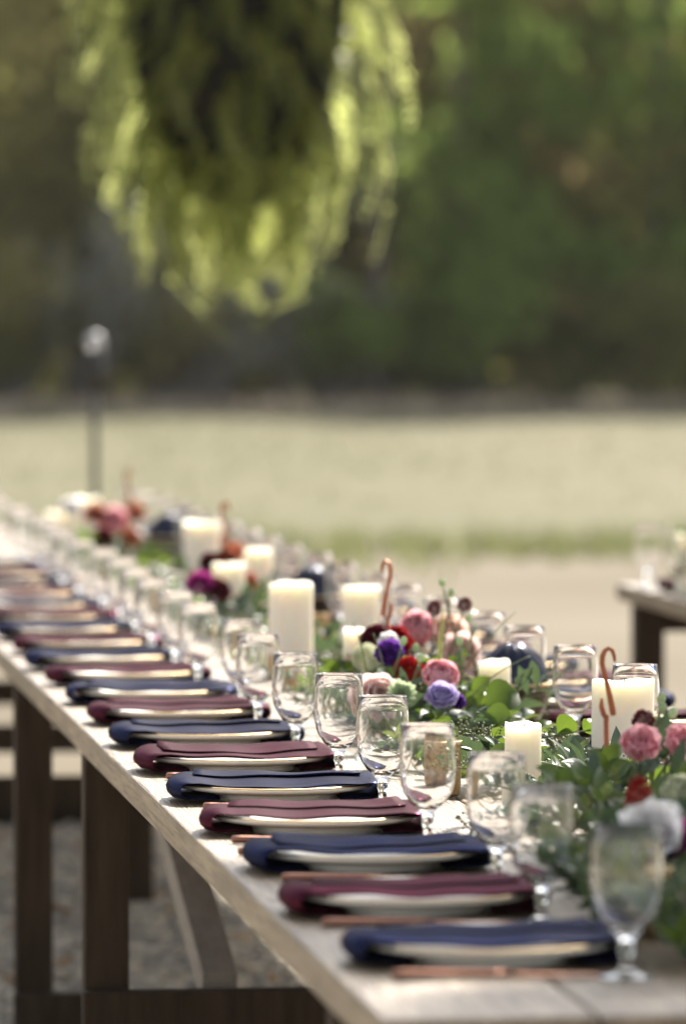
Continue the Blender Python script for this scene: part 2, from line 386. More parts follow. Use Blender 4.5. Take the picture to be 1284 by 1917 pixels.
for k, x, y, s in [('d', 5.3, 90.5, 1.1), ('b', 6.9, 89.6, 1.3), ('o', 8.9, 90, 1.1), ('b', 8.9, 89.4, .85), ('b', 10.1, 90, .8), ('g', 11.1, 90, 1.05), ('d', 11.9, 90.8, 1), ('g', 13.4, 90.2, 1.5),
                   ('o', 14.7, 90.6, 1.2), ('d', 16.2, 90.2, 1.3), ('g', 15.3, 91, 1.4), ('d', 18.2, 90.6, 1.2), ('b', 3.6, 90, 1.1), ('g', 2, 90.4, 1.2), ('o', 19.8, 90.2, 1.2), ('d', 8.0, 91.2, 1.3)]:
    o = sh[k] if k not in su else dup(sh[k]); su.add(k)
    o.location = (x, y, 0); o.scale = (s,) * 3; o.rotation_euler = (0, 0, U(0, 6)); sranks.append((x / y, k, o))
sranks.sort(key=lambda q: q[0])
for k_ in sh:
    for i_, o_ in enumerate([q[2] for q in sranks if q[1] == k_]):
        o_['label'] = {'g': 'bright green', 'o': 'olive green', 'd': 'low dark', 'b': 'sparse greyish'}[k_] + f' shrub at the foot of the wood, {ORD[i_]} of its kind from the left'
# leaning bare trunks, left
for pts, r, lab in [([(5.5, 91, 0), (6.3, 91, 1.1), (7.3, 91.2, 2.4), (8.6, 91.5, 4.0)], .2, 'pale grey trunk leaning to the right at the wood edge, left'),
                    ([(8.4, 90.6, 0), (9.2, 90.8, .9), (10.3, 91, 1.9), (11.2, 91.3, 3.0)], .17, 'thinner grey trunk leaning low behind the lamp'),
                    ([(10.05, 91.6, 0), (10.0, 91.6, 1), (10.1, 91.7, 2.2), (10.0, 91.8, 3.6)], .17, 'upright lilac grey bare trunk at the wood edge'),
                    ([(11.75, 89.9, 0), (11.7, 90, 1), (11.8, 90, 3), (11.9, 90, 6)], .17, 'dark upright trunk in the middle of the wood edge')]:
    t = thing('bare_tree', lab, 'tree', group='bare trunks at the wood edge')
    tb = MB(); tb.tube(pts, [r * 1.2, r, r * .8, r * .4], 9)
    ob('trunk', tb.mesh('trunk', M_bark if 'dark' in lab else M_barkg), t)
    rb = random.Random(len(lab))
    for k in range(9):
        q = rb.uniform(.25, 1); i = min(2, int(q * 3)); p = Vector(pts[i]).lerp(Vector(pts[i + 1]), q * 3 - i)
        e = p + Vector((rb.uniform(-1, 1), rb.uniform(-.8, .8), rb.uniform(.3, 1.2)))
        lb = MB(); lb.tube([p, p.lerp(e, .5) + Vector((0, 0, .1)), e], [r * .35, r * .2, .01], 5)
        ob('limb', lb.mesh('limb', M_barkg), t)
# the yard tree that dapples the near end of the table (outside the frame, on the sun's side)
yt = make_tree('yard_tree', 'leafy yard tree standing right of the tables and shading their near end', 55, 6.4, 1.08, 4.4, M_t2, M_bark, 24, 270, .11, .0, None, .06)
yt.location = (3.74, 10.55, 0)
# far-off wood behind that reads as one mass
b = MB(); rw = random.Random(77)
for k in range(420):
    c = Vector((rw.uniform(-22, 48), rw.uniform(110, 124), rw.uniform(.5, 15)))
    leaf_cloud(b, c, rw.uniform(1.5, 2.6), 75, .36, rw, .8)
tag(ob('far_wood', b.mesh('far_wood', M_t1, False)), kind='stuff')
b = MB()
vs = []; fs = []
for i in range(71):
    x = -60 + 2.2 * i
    for j, (yy, zz) in enumerate([(114, -.5), (123, 3), (133, 8), (150, 13)]):
        vs.append((x, yy, zz + 1.2 * mnoise.noise(Vector((x * .1, j, 1)))))
for i in range(70):
    for j in range(3): fs.append((i * 4 + j, (i + 1) * 4 + j, (i + 1) * 4 + j + 1, i * 4 + j + 1))
b.add(vs, fs)
tag(ob('hill', b.mesh('hill', vary(mat('hill_floor', rough=1., spec=0), [(.03, .035, .015), (.06, .055, .03)], .6))), kind='structure')

# ------------------------------------------------------------------ tables
TX0, TX1, TZ = .68, 1.74, .76
def farm_table(label, x0, x1, y0, y1, trestles, zs=.25, mid=(), nb=5, group='farm tables set end to end', brace=None):
    t = thing('farm_table', label, 'table', (x0, y0, 0), 0, group)
    wd = (x1 - x0) / nb; L = y1 - y0
    for i in range(nb):
        bm_ = MB(); hh = U(-.0012, .0012)
        n = 14; vs = []; fs = []
        a, c = i * wd + (.0015 if i else 0), (i + 1) * wd - (.0015 if i < nb - 1 else 0)
        for j in range(n + 1):
            y = L * j / n; wob = .0012 * mnoise.noise(Vector((y * 1.3, i * 7.3, x0)))
            vs += [(a + wob, y, TZ - .042), (c + wob, y, TZ - .042), (c + wob, y, TZ + hh), (a + wob, y, TZ + hh)]
        for j in range(n):
            o = j * 4
            for k in range(4): fs.append((o + k, o + (k + 1) % 4, o + 4 + (k + 1) % 4, o + 4 + k)[::-1])
        fs += [(0, 1, 2, 3), (n * 4 + 3, n * 4 + 2, n * 4 + 1, n * 4)]
        bm_.add(vs, fs)
        bev(ob('board', bm_.mesh('board', M_wood, False), t), .004, 2)
    lw = .074
    for ty in trestles:
        zz = zs if ty != 10.8 else .025
        y = ty - y0
        for x in (.006, x1 - x0 - lw - .006) + (((x1 - x0) * .405,) if ty in mid else ()):
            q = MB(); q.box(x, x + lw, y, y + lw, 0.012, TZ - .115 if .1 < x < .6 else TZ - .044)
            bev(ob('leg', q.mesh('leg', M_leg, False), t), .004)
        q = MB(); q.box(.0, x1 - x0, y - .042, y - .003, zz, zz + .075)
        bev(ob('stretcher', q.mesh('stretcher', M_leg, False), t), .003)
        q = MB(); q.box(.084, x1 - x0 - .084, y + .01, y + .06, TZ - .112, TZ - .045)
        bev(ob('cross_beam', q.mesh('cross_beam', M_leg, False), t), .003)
    if brace:
        (ya, za), (yb, zb) = brace
        q = MB(); xx = .92 - x0
        for (x_, ) in ((xx,),):
            L_ = math.hypot(yb - ya, zb - za); an = math.atan2(zb - za, yb - ya)
            q.box(-.03, .03, 0, L_, -.03, .03, 0, TRS((x_, ya - y0, za), (an, 0, 0)))
        bev(ob('brace', q.mesh('brace', M_brace, False), t), .003)
    return t
farm_table('nearest long weathered plank table holding the sharp place settings', TX0, TX1, 5.17, 10.05, [5.6, 9.0], brace=((9.09, .31), (10.0, .53)))
farm_table('middle weathered plank table between the near one and the far one', TX0, TX1, 10.054, 14.6, [10.8, 13.3], mid=(13.3,))
farm_table('far end weathered plank table with blurred settings', TX0, TX1, 14.604, 17.35, [15.0, 16.9])
farm_table('second plank table standing apart on the right', 2.43, 3.45, 9.2, 13.85, [9.7, 13.6], group='farm tables standing apart')

# ------------------------------------------------------------------ tableware prototypes
def plate_wob(a, j): return 1 + (.010 * abs(math.sin(a * 12)) if 5 <= j <= 9 else 0)
pl = MB()
PP = [(.0, .004), (.070, .0035), (.072, .0), (.087, .0), (.0885, .0085), (.085, .0098), (.106, .0122), (.130, .0165), (.1352, .0185), (.1364, .0222), (.1338, .0242), (.112, .0195), (.094, .0130), (.08, .0095), (.0, .0085)]
pl.lathe(PP, 96, 0, None, lambda a, j: 1 + (.010 * abs(math.sin(a * 12)) if 7 <= j <= 10 else 0))
ME_plate = pl.mesh('dinner_plate', M_plate)
rim = MB(); pts = []
vs = []; n = 96; fs = []
for i in range(n):
    a = 2 * math.pi * i / n; q = 1 + .010 * abs(math.sin(a * 12))
    for r, z in ((.1368, .0226), (.1370, .0238), (.1352, .0248), (.1348, .0245)): vs.append((r * q * math.cos(a), r * q * math.sin(a), z))
for i in range(n):
    for j in range(3): fs.append((i * 4 + j, ((i + 1) % n) * 4 + j, ((i + 1) % n) * 4 + j + 1, i * 4 + j + 1))
rim.add(vs, fs); ME_rim = rim.mesh('gold_rim', M_gold)

def napkin_mesh(m, seed):
    rnd = random.Random(seed); ph = [rnd.uniform(0, 6) for _ in range(6)]
    HW = rnd.uniform(.076, .086)
    path = []
    def P(x, z): path.append((x, z))
    for x, z in ((-.086, .0062), (-.115, .0075), (-.135, .0065), (-.146, .0085), (-.1515, .0140), (-.1525, .020), (-.1495, .0262), (-.1415, .0302), (-.13, .0316)): P(x, z)
    for k in range(1, 20):
        x = -.13 + .26 * k / 20; q = (x / .13) ** 2
        P(x, .0268 + .0048 * q ** .8 + .0010 * math.sin(k * .8 + ph[0]))
    for x, z in list(reversed([(-.086, .0062), (-.115, .0075), (-.135, .0065), (-.146, .0085), (-.1515, .0140), (-.1525, .020), (-.1495, .0262), (-.1415, .0302), (-.13, .0316)])): P(-x, z)
    N = len(path); b = MB(); rings = []
    ys = [-1, -.985, -.93, -.8, -.6, -.4, -.2, 0, .2, .4, .6, .8, .93, .985, 1]
    vs = []; K = 2 * len(ys) - 2
    for i, (x, z) in enumerate(path):
        t0 = Vector(path[min(i + 1, N - 1)]) - Vector(path[max(i - 1, 0)]); t0.normalize()
        nx, nz = -t0.y, t0.x
        top = 1 if 8 <= i < N - 8 else .35
        def pt(y, side):
            th = .0029 * (1 - abs(y) ** 10) * side
            fold = top * (.0022 * math.exp(-((y - .35 * math.sin(ph[5])) / .10) ** 2) - .0016 * math.exp(-((y + .45 + .2 * math.sin(ph[0])) / .07) ** 2) + .0022 * math.sin(y * 3.1 + ph[1] + x * 6) + .0022 * math.sin(y * 6.5 + ph[2] - x * 9) + .0012 * math.sin(x * 30 + ph[3] + y * 2))
            edge = top * .003 * (y ** 2)
            cx = 1 - .085 * y * y * min(1, abs(x) / .15) ** 2
            hw = HW + .004 * math.sin(x * 14 + ph[4])
            if i < 6 or i >= N - 6: hw *= .96
            d = th + fold * .8 - edge
            return (x * cx + nx * d, y * hw, max(.0012, z + nz * d))
        vs += [pt(y, 1) for y in ys] + [pt(y, -1) for y in reversed(ys[1:-1])]
    fs = []
    for i in range(N - 1):
        for k in range(K): fs.append((i * K + k, i * K + (k + 1) % K, (i + 1) * K + (k + 1) % K, (i + 1) * K + k))
    fs.append(tuple(range(K))[::-1]); fs.append(tuple((N - 1) * K + k for k in range(K)))
    b.add(vs, fs)
    vs = []; fs = []; i0, i1 = 9, N - 9; y0 = rnd.uniform(-.45, -.1); y1 = .93
    yq = [y0 + (y1 - y0) * q for q in (0, .03, .12, .3, .5, .7, .9, 1)]
    for i in range(i0, i1):
        x, z = path[i]
        def pf(y, side):
            fold = .0022 * math.sin(y * 3.1 + ph[1] + x * 6) + .0016 * math.sin(y * 6.5 + ph[2] - x * 9) + .001 * math.sin(x * 30 + ph[3] + y * 2)
            e_ = .0012 * math.sin(x * 22 + ph[5]) / HW
            return (x * (1 - .085 * y * y), (y + (e_ if y == y0 else 0)) * (HW + .004 * math.sin(x * 14 + ph[4])), z + .0054 + fold + .0011 * side - .003 * y * y)
        vs += [pf(y, 1) for y in yq] + [pf(y, -1) for y in reversed(yq)]
    K2 = 2 * len(yq); M2 = i1 - i0
    for i in range(M2 - 1):
        for k in range(K2): fs.append((i * K2 + k, i * K2 + (k + 1) % K2, (i + 1) * K2 + (k + 1) % K2, (i + 1) * K2 + k))
    fs.append(tuple(range(K2))[::-1]); fs.append(tuple((M2 - 1) * K2 + k for k in range(K2)))
    b.add(vs, fs); return b.mesh('napkin', m)
ME_nap = {'navy': [napkin_mesh(M_navy, s) for s in (1, 2, 3, 4, 11, 12, 13)], 'burgundy': [napkin_mesh(M_burg, s) for s in (5, 6, 7, 8, 14, 15, 16)]}

# copper fork and knife, lying along X, handle end at x=0
def bar(b, prof, mi=0):      # prof: (x, half width, z, half thickness)
    vs = []; fs = []
    for x, hw, z, ht in prof:
        for k in range(8):
            a = 2 * math.pi * k / 8; vs.append((x, hw * math.cos(a), z + ht * math.sin(a)))
    n = len(prof)
    for i in range(n - 1):
        for k in range(8): fs.append((i * 8 + k, i * 8 + (k + 1) % 8, (i + 1) * 8 + (k + 1) % 8, (i + 1) * 8 + k))
    fs += [tuple(range(8))[::-1], tuple((n - 1) * 8 + k for k in range(8))]; b.add(vs, fs, mi)
h = MB(); bar(h, [(0, .003, .005, .003), (.002, .0058, .005, .005), (.012, .006, .005, .005), (.05, .0045, .005, .004), (.105, .003, .005, .003), (.12, .003, .0055, .0022)]); ME_hand = h.mesh('handle', M_copper)
h = MB(); bar(h, [(.12, .003, .0055, .0022), (.135, .010, .006, .0014), (.15, .0115, .005, .0013)])
for k in range(4): bar(h, [(.149, .0014, .005, .0011), (.175, .0012, .0075, .001), (.19, .0006, .0095, .0006)]); 
off = [(-.0093), (-.0031), (.0031), (.0093)]
for k in range(4):
    base = len(h.v) - (4 - k) * 24
    for i in range(24):
        v = h.v[base + i]; h.v[base + i] = (v[0], v[1] + off[k], v[2])
ME_fhead = h.mesh('tines', M_copper)
h = MB(); bar(h, [(.12, .003, .0055, .0022), (.128, .0075, .0045, .0012), (.18, .009, .0035, .0010), (.205, .0078, .003, .0009), (.218, .002, .0025, .0006)]); ME_blade = h.mesh('blade', M_copper)

# goblet
GP_out = [(0, .0008), (.026, .0), (.0285, .0012), (.0285, .0026), (.022, .0042), (.010, .0075), (.0065, .013), (.0056, .020), (.0062, .026), (.0078, .030), (.0072, .034), (.0078, .040), (.0125, .047), (.0215, .056), (.0295, .069), (.0338, .084), (.0350, .098), (.0347, .116), (.0335, .136), (.0318, .1555)]
GP_in = [(.0314, .1566), (.0307, .1555), (.0324, .136), (.0336, .116), (.0339, .098), (.0327, .084), (.0284, .070), (.0205, .058), (.011, .0505), (0, .0485)]
g = MB(); g.lathe([(r * (1.05 if z > .05 else 1), z) for r, z in GP_out + GP_in], 40); ME_gob = g.mesh('water_goblet', M_glass)

def nth(i): return ORD[i]
LX, RX = .848, 1.572       # centres of the two rows
PITCH = .495
GL = {'plate': 'dinner plates laid along the table', 'nap': 'satin napkins wrapped round the plates', 'gob': 'water goblets along the table', 'knife': 'copper knives beside the plates', 'fork': 'copper forks beside the plates'}
proto = {}
def setting(side, k, y, colour, plates=True):
    rz = 0 if side == 'left' else math.pi
    cx = (LX if side == 'left' else RX) + U(-.006, .006); y += U(-.012, .012)
    s = 1 if side == 'left' else -1
    where = f'{nth(k)} from near end of {side} row'
    c2 = 'dark blue' if colour == 'navy' else 'wine red'
    z = TZ + .002
    if plates:
        lab = f'cream plate under {colour} napkin, {where}'
        if 'plate' not in proto:
            p = thing('dinner_plate', lab, 'plate', me=ME_plate, group=GL['plate']); ob('gold_rim', ME_rim, p); proto['plate'] = p
        else: p = dup(proto['plate'], label=lab)
        p.location = (cx, y, z); p.rotation_euler = (0, 0, U(0, 6.28))
        nkey = 'nap' + colour
        me = random.choice(ME_nap[colour])
        thing('napkin', f'{colour} satin napkin wrapped round its plate, {where}', 'napkin', (cx, y - .014, z), rz + U(-.09, .09), GL['nap'], me)
        fx, fy = cx - s * .137, y + s * .160
        lf = f'copper fork beyond the {colour} napkin, {where}'; lk = f'copper knife before the {colour} napkin, {where}'
        if 'fork' not in proto:
            f = thing('fork', lf, 'fork', group=GL['fork']); ob('handle', ME_hand, f); ob('tines', ME_fhead, f); proto['fork'] = f
            kn = thing('knife', lk, 'knife', group=GL['knife']); ob('handle', ME_hand, kn); ob('blade', ME_blade, kn); proto['knife'] = kn
        else: f = dup(proto['fork'], label=lf); kn = dup(proto['knife'], label=lk)
        f.location = (fx + U(-.006, .004) * s, fy + U(-.006, .012) * s, z); f.rotation_euler = (0, 0, rz + U(-.05, .05))
        kn.location = (cx - s * U(.118, .128), y - s * .168, z); kn.rotation_euler = (0, 0, rz + U(-.04, .04))
    gx = cx + s * U(.112, .138) ; gy = y - s * U(.175, .235)
    if side == 'right': gx, gy = 1.438 + U(-.008, .008), y + .275 + U(-.03, .03)
    thing('water_goblet', f'clear stemmed water goblet, {where}', 'goblet', (gx, gy, z), U(0, 6), GL['gob'], ME_gob)
for k in range(23): setting('left', k, 5.64 + PITCH * k, 'navy' if k % 2 == 0 else 'burgundy', k < 19)
for k in range(19): setting('right', k, 7.80 + PITCH * k, 'navy' if k % 2 else 'burgundy')
# ------------------------------------------------------------------ candles, hooks, votives, bowls
def candle(x, y, r, hh, label, seed, z=TZ):
    rnd = random.Random(seed); n = 40; vs = []; fs = []; b = MB(); a0 = rnd.uniform(0, 6)
    prof = [(.0, .0), (r * .98, .0), (r, .002), (r, hh * .25), (r * 1.0, hh * .5), (r * .995, hh * .8), (r, hh * .97), (r * .985, hh), (r * .93, hh * 1.0), (r * .86, hh - .004), (r * .6, hh - .009), (r * .2, hh - .011), (0, hh - .011)]
    k = len(prof)
    for i in range(n):
        a = 2 * math.pi * i / n
        top = .0024 * math.sin(2 * a + a0) + .0013 * math.sin(5 * a + a0 * 2)
        for j, (rr, zz) in enumerate(prof):
            wb = 1 + .006 * math.sin(3 * a + zz * 40 + a0)
            zz2 = zz + (top if 6 <= j <= 8 else top * .5 if j in (5, 9) else 0)
            vs.append((rr * wb * math.cos(a), rr * wb * math.sin(a), zz2))
    for i in range(n):
        for j in range(k - 1): fs.append((i * k + j, ((i + 1) % n) * k + j, ((i + 1) % n) * k + j + 1, i * k + j + 1))
    b.add(vs, fs)
    c = thing('pillar_candle', label, 'candle', (x, y, z + .002), 0, 'ivory pillar candles along the table', b.mesh('pillar_candle', M_wax))
    wk = MB(); wk.tube([(0, 0, hh - .012), (.001, 0, hh - .004), (.003, .001, hh + .001)], .0009, 6); ob('wick', wk.mesh('wick', M_wick), c)
    return c
for i, (x, y, r, hh, lab) in enumerate([
  (1.168, 7.4, .0252, .117, 'slim ivory pillar candle standing nearest, behind the goblets'),
  (1.378, 7.8, .0455, .150, 'widest ivory pillar candle beside the nearest copper hook'),
  (1.349, 8.85, .0265, .114, 'slim ivory candle in front of the nearest dark bowl'),
  (1.189, 9.35, .028, .139, 'slim ivory candle left of the second copper hook'),
  (1.139, 9.95, .041, .192, 'tall thick ivory candle left of the middle flowers, sharpest of the tall ones'),
  (1.194, 11.6, .0355, .155, 'ivory candle in front of the dark red and rust flowers'),
  (1.325, 12.25, .036, .158, 'blurred ivory candle right of the rust flowers'),
  (1.345, 10.55, .037, .155, 'blurred ivory candle between the dark bowls'),
  (1.333, 13.6, .048, .17, 'blurred wide candle behind the third copper hook'),
  (1.15, 16.0, .042, .115, 'blurred candle left of the farthest flowers'),
  (1.20, 15.6, .034, .17, 'blurred taller candle just left of the pink far flowers')]): candle(x, y, r, hh, lab, 50 + i)

def hook(x, y, top, label, rz):
    t = thing('copper_hook', label, 'hook', (x, y, TZ), rz, 'copper crook hooks in the garland'); hh = top - TZ
    b = MB(); b.tube([(0, 0, 0.002), (.0006, 0, hh * .3), (-.0008, 0, hh * .66)], .0036, 8); ob('rod', b.mesh('rod', M_cophook), t)
    # flattened beaten strip that starts as a barb, rises and curls over as a crook
    path = [(.0085, .655), (.0075, .68), (.004, .75), (.0, .82), (-.004, .88), (-.0062, .92), (-.0058, .955), (-.0028, .983), (.002, .996), (.007, .985), (.0095, .955), (.0105, .925)]
    wid = [.005, .0062, .0056, .0046, .0046, .005, .0052, .0048, .0044, .004, .0034, .002]
    def strip(path, wid, th=.0022):
        b = MB(); vs = []; fs = []
        for i, (x_, q) in enumerate(path):
            p = Vector((x_, 0, q * hh)); a = Vector((path[max(i - 1, 0)][0], 0, path[max(i - 1, 0)][1] * hh)); c = Vector((path[min(i + 1, len(path) - 1)][0], 0, path[min(i + 1, len(path) - 1)][1] * hh))
            tt = (c - a).normalized(); nn = Vector((tt.z, 0, -tt.x)); w_ = wid[i] * .62
            for sx, sy in ((-1, -1), (1, -1), (1, 1), (-1, 1)): vs.append(p + nn * w_ * sx + Vector((0, th * sy * 1.2, 0)))
        for i in range(len(path) - 1):
            for k in range(4): fs.append((i * 4 + k, i * 4 + (k + 1) % 4, i * 4 + 4 + (k + 1) % 4, i * 4 + 4 + k))
        fs += [(3, 2, 1, 0), tuple(len(vs) - 4 + k for k in range(4))]
        b.add(vs, fs); return b.mesh('crook', M_cophook)
    bev(ob('crook', strip(path, wid), t), .0008)
    bev(ob('barb', strip([(.001, .635), (-.004, .66), (-.0072, .70), (-.0066, .745)], [.004, .005, .0048, .0022]), t), .0008)
hook(1.198, 6.9, 1.014, 'nearest copper crook hook standing before the widest candle', 0)
hook(1.201, 9.07, 1.032, 'copper crook hook rising from the middle flowers', 2.6)
hook(1.20, 11.75, 1.045, 'blurred copper hook behind the dark red flowers', .4)
hook(1.215, 14.4, 1.045, 'farthest copper hook beside the pink far flowers', .2)

v = MB(); v.lathe([(0, 0), (.021, 0), (.0235, .004), (.0245, .03), (.0245, .066), (.0255, .07), (.0245, .0705), (.0228, .066), (.0225, .012), (0, .01)], 28); ME_vot = v.mesh('votive_holder', M_votive)
v = MB(); v.lathe([(0, .0105), (.0222, .0115), (.0222, .038), (.018, .036), (0, .035)], 24); ME_vw = v.mesh('wax', M_wax)
for i, (x, y, lab, s) in enumerate([(1.065, 5.86, 'squat gold votive holder beside the nearest goblet', 1.05), (1.087, 7.62, 'speckled gold votive holder seen through the sharp goblets', 1.12), (1.118, 9.85, 'gold votive holder left of the tall thick candle', .95),
                            (1.117, 10.7, 'gold votive holder beyond the tall thick candle', .95), (1.115, 12.4, 'blurred gold votive holder near the dark red flowers', .95), (1.115, 14.0, 'farthest gold votive holder', .95),
                            (1.34, 11.2, 'gold votive holder on the right of the garland between two candles', .95)]):
    t = thing('votive_holder', lab, 'votive', (x, y, TZ + .002), 0, 'gold votive holders', ME_vot, sc=s); ob('wax', ME_vw, t)
# dark bowls heaped with navy satin
def bowl(x, y, r, label):
    b = MB(); b.lathe([(0, 0), (r * .66, 0), (r * .74, .006), (r * .93, .035), (r, .066), (r * 1.02, .068), (r * .97, .069), (r * .86, .05), (0, .03)], 36)
    t = thing('bowl', label, 'bowl', (x, y, TZ + .002), 0, 'dark bowls heaped with navy satin', b.mesh('bowl', M_bowl))
    q = MB(); q.lathe([(r * 1.0, .0655), (r * 1.03, .0668), (r * 1.03, .0705), (r * .99, .0705)], 36, close=True); ob('gold_rim', q.mesh('gold_rim', M_gold), t)
    c = MB(); vs = []; fs = []; n, m_ = 64, 14
    for j in range(m_ + 1):
        q_ = j / m_
        for i in range(n):
            a = 2 * math.pi * i / n; rr = r * .95 * math.sin(q_ * math.pi / 2)
            fold = .0035 * math.sin(5 * a + 4 * q_ + 2 * math.sin(3 * a)) * math.sin(q_ * math.pi) ** .6 + .002 * math.sin(13 * a - 6 * q_) * q_
            vs.append((rr * math.cos(a), rr * math.sin(a), (.066 + r * 1.05 * math.cos(q_ * math.pi / 2) + fold)))
    for j in range(m_):
        for i in range(n): fs.append((j * n + i, (j + 1) * n + i, (j + 1) * n + (i + 1) % n, j * n + (i + 1) % n))
    c.add(vs, fs)
    tag(ob('cloth', c.mesh('cloth', M_heap), None, TRS((x, y, TZ + .004))), label.replace('dark bowl heaped with', 'heap of').replace('bowl', 'heap'), 'cloth', 'heaps of navy satin')
bowl(1.397, 8.97, .064, 'dark bowl heaped with navy satin, nearest of the bowls')
bowl(1.406, 11.9, .062, 'dark bowl heaped with navy satin behind the tall thick candle')
bowl(1.40, 15.26, .064, 'dark bowl heaped with navy satin at the far end')

# ------------------------------------------------------------------ leaves, sprigs
def leaf_mesh(name, m, kind):
    """unit leaf along +X from 0 to 1, curled, with midrib"""
    prof = {'round': [.0, .30, .44, .50, .47, .36, .0], 'ovate': [.0, .22, .33, .34, .27, .15, .0], 'narrow': [.0, .10, .15, .16, .13, .07, .0]}[kind]
    vs = []; fs = []
    for i, w_ in enumerate(prof):
        x = i / 6; z = .16 * math.sin(x * 2.4) - .10 * x * x
        vs += [(x, -w_, z + .25 * w_), (x, -w_ * .5, z + .08 * w_), (x, 0, z), (x, w_ * .5, z + .08 * w_), (x, w_, z + .25 * w_)]
    for i in range(6):
        for k in range(4): fs.append((i * 5 + k, (i + 1) * 5 + k, (i + 1) * 5 + k + 1, i * 5 + k + 1))
    b = MB(); b.add(vs, fs); return b.mesh(name, m), (vs, fs)
LM = {'euc': leaf_mesh('leaf', M_euc, 'round'), 'salal': leaf_mesh('leaf', M_salal, 'ovate'), 'olive': leaf_mesh('leaf', M_olive, 'narrow'), 'willow': leaf_mesh('leaf', M_euc, 'narrow')}
LMAT = {'euc': M_euc, 'salal': M_salal, 'olive': M_olive, 'willow': M_euc}
SPN = {'euc': 'eucalyptus_sprig', 'salal': 'salal_sprig', 'olive': 'olive_sprig', 'willow': 'willow_eucalyptus_sprig', 'seed': 'seeded_sprig', 'fern': 'fern_sprig'}
SPD = {'euc': 'round leaved eucalyptus sprig', 'salal': 'broad leaved green sprig', 'olive': 'narrow leaved olive sprig', 'willow': 'long leaved grey sprig', 'seed': 'seeded sprig with tiny pods', 'fern': 'feathery fern sprig'}
def ico(b, p, r, rnd):
    b.add([(v[0] * r, v[1] * r, v[2] * r) for v in OCT], OF, 1, TRS(p, (rnd.uniform(0, 3), rnd.uniform(0, 3), 0)))
def sprig_shape(kind, rnd, L):
    """returns stem points and leaf matrices"""
    bend = rnd.uniform(-.5, .5); droop = rnd.uniform(.2, .7)
    pts = []; p = Vector((0, 0, 0)); d = Vector((1, 0, .28)).normalized(); n = 9
    for i in range(n):
        pts.append(p.copy()); p = p + d * (L / (n - 1))
        d = (d + Vector((0, bend / n, -droop / n))).normalized()
    leaves = []
    nl = {'euc': 12, 'salal': 8, 'olive': 16, 'willow': 12, 'seed': 8, 'fern': 0}[kind]
    sz = {'euc': .036, 'salal': .058, 'olive': .042, 'willow': .068, 'seed': .046, 'fern': .01}[kind]
    for k in range(nl):
        q = .12 + .86 * (k // 2) / max(1, (nl // 2 - 1)) * rnd.uniform(.95, 1); i = min(n - 2, int(q * (n - 1))); p = pts[i].lerp(pts[i + 1], q * (n - 1) - i)
        side = 1 if k % 2 else -1; s = sz * rnd.uniform(.72, 1.2) * (1 - .35 * q)
        leaves.append(TRS(p, (rnd.uniform(-.7, .7) , rnd.uniform(-.75, .25), side * rnd.uniform(.55, 1.35)), s))
    return pts, leaves
def make_sprig(kind, loc, rot, L, rnd, label, group, single):
    pts, leaves = sprig_shape(kind, rnd, L)
    st = MB(); st.tube(pts, [(.0022 - .0013 * i / 8) * (.55 if kind == 'fern' else 1) for i in range(9)], 5)
    if kind == 'seed':
        for i in range(2, 9):
            for c in range(4):
                e = pts[i] + Vector((rnd.uniform(-.2, .7), rnd.uniform(-.6, .6), rnd.uniform(0, .8))) * .032
                st.tube([pts[i], e], [.0007, .0005], 4, 0, None, False)
                for _ in range(3): ico(st, e + Vector((rnd.gauss(0, 1), rnd.gauss(0, 1), rnd.gauss(0, 1))) * .0042, rnd.uniform(.0018, .003), rnd)
    if kind == 'fern':
        for i in range(1, 45):
            q = i / 45 * 8; a = min(7, int(q)); p = pts[a].lerp(pts[a + 1], q - a)
            for sd in (1, -1):
                s = .0085 * (1 - .6 * i / 45); st.add([(0, 0, 0), (s * .6, -s * .22, 0), (s, 0, .1 * s), (s * .5, s * .22, 0)], [(0, 1, 2, 3)], 1, TRS(p, (rnd.uniform(-.3, .3), 0, sd * 1.15)))
    if kind in ('seed', 'fern') : mats = [M_tan_stem if kind == 'seed' else M_stem, M_seed if kind == 'seed' else M_ferntip]
    else: mats = [M_tan_stem if kind == 'olive' else M_stem, LMAT[kind]]
    lk = 'willow' if kind == 'seed' else kind
    if single:
        if leaves:
            vs, fs = LM[lk][1]
            if kind == 'seed': mats.append(M_euc)
            for Mx in leaves: st.add(vs, fs, len(mats) - 1, Mx)
        return thing(SPN[kind], label, 'greenery', loc, 0, group, st.mesh(SPN[kind], mats), rot)
    t = thing(SPN[kind], label, 'greenery', loc, 0, group, None, rot)
    ob('stem', st.mesh('stem', mats), t)
    for Mx in leaves: ob('leaf', LM[lk][0], t, Mx)
    return t
LMK = [(5.6, 'at the near right corner of the table'), (6.3, 'beside the nearest pink and magenta flowers'), (6.9, 'round the nearest copper hook'), (7.4, 'round the slim nearest candle'), (7.85, 'below the widest candle'),
       (8.45, 'below the lavender flower'), (8.85, 'round the slim candle before the dark bowl'), (9.3, 'under the pink rose cluster'), (9.95, 'beside the tall thick candle'), (10.6, 'behind the tall thick candle'),
       (11.5, 'round the dark red flowers'), (12.5, 'beyond the dark red flowers'), (13.6, 'by the blurred wide candle'), (14.7, 'round the farthest pink flowers'), (16.0, 'at the far end of the garland')]
rg = random.Random(17)
def lm(y): return min(LMK, key=lambda q: abs(q[0] - y))[1]
kinds_w = ['euc'] * 5 + ['salal'] * 4 + ['olive'] * 3 + ['willow'] * 3 + ['seed'] * 4 + ['fern'] * 1
sprigs = {}
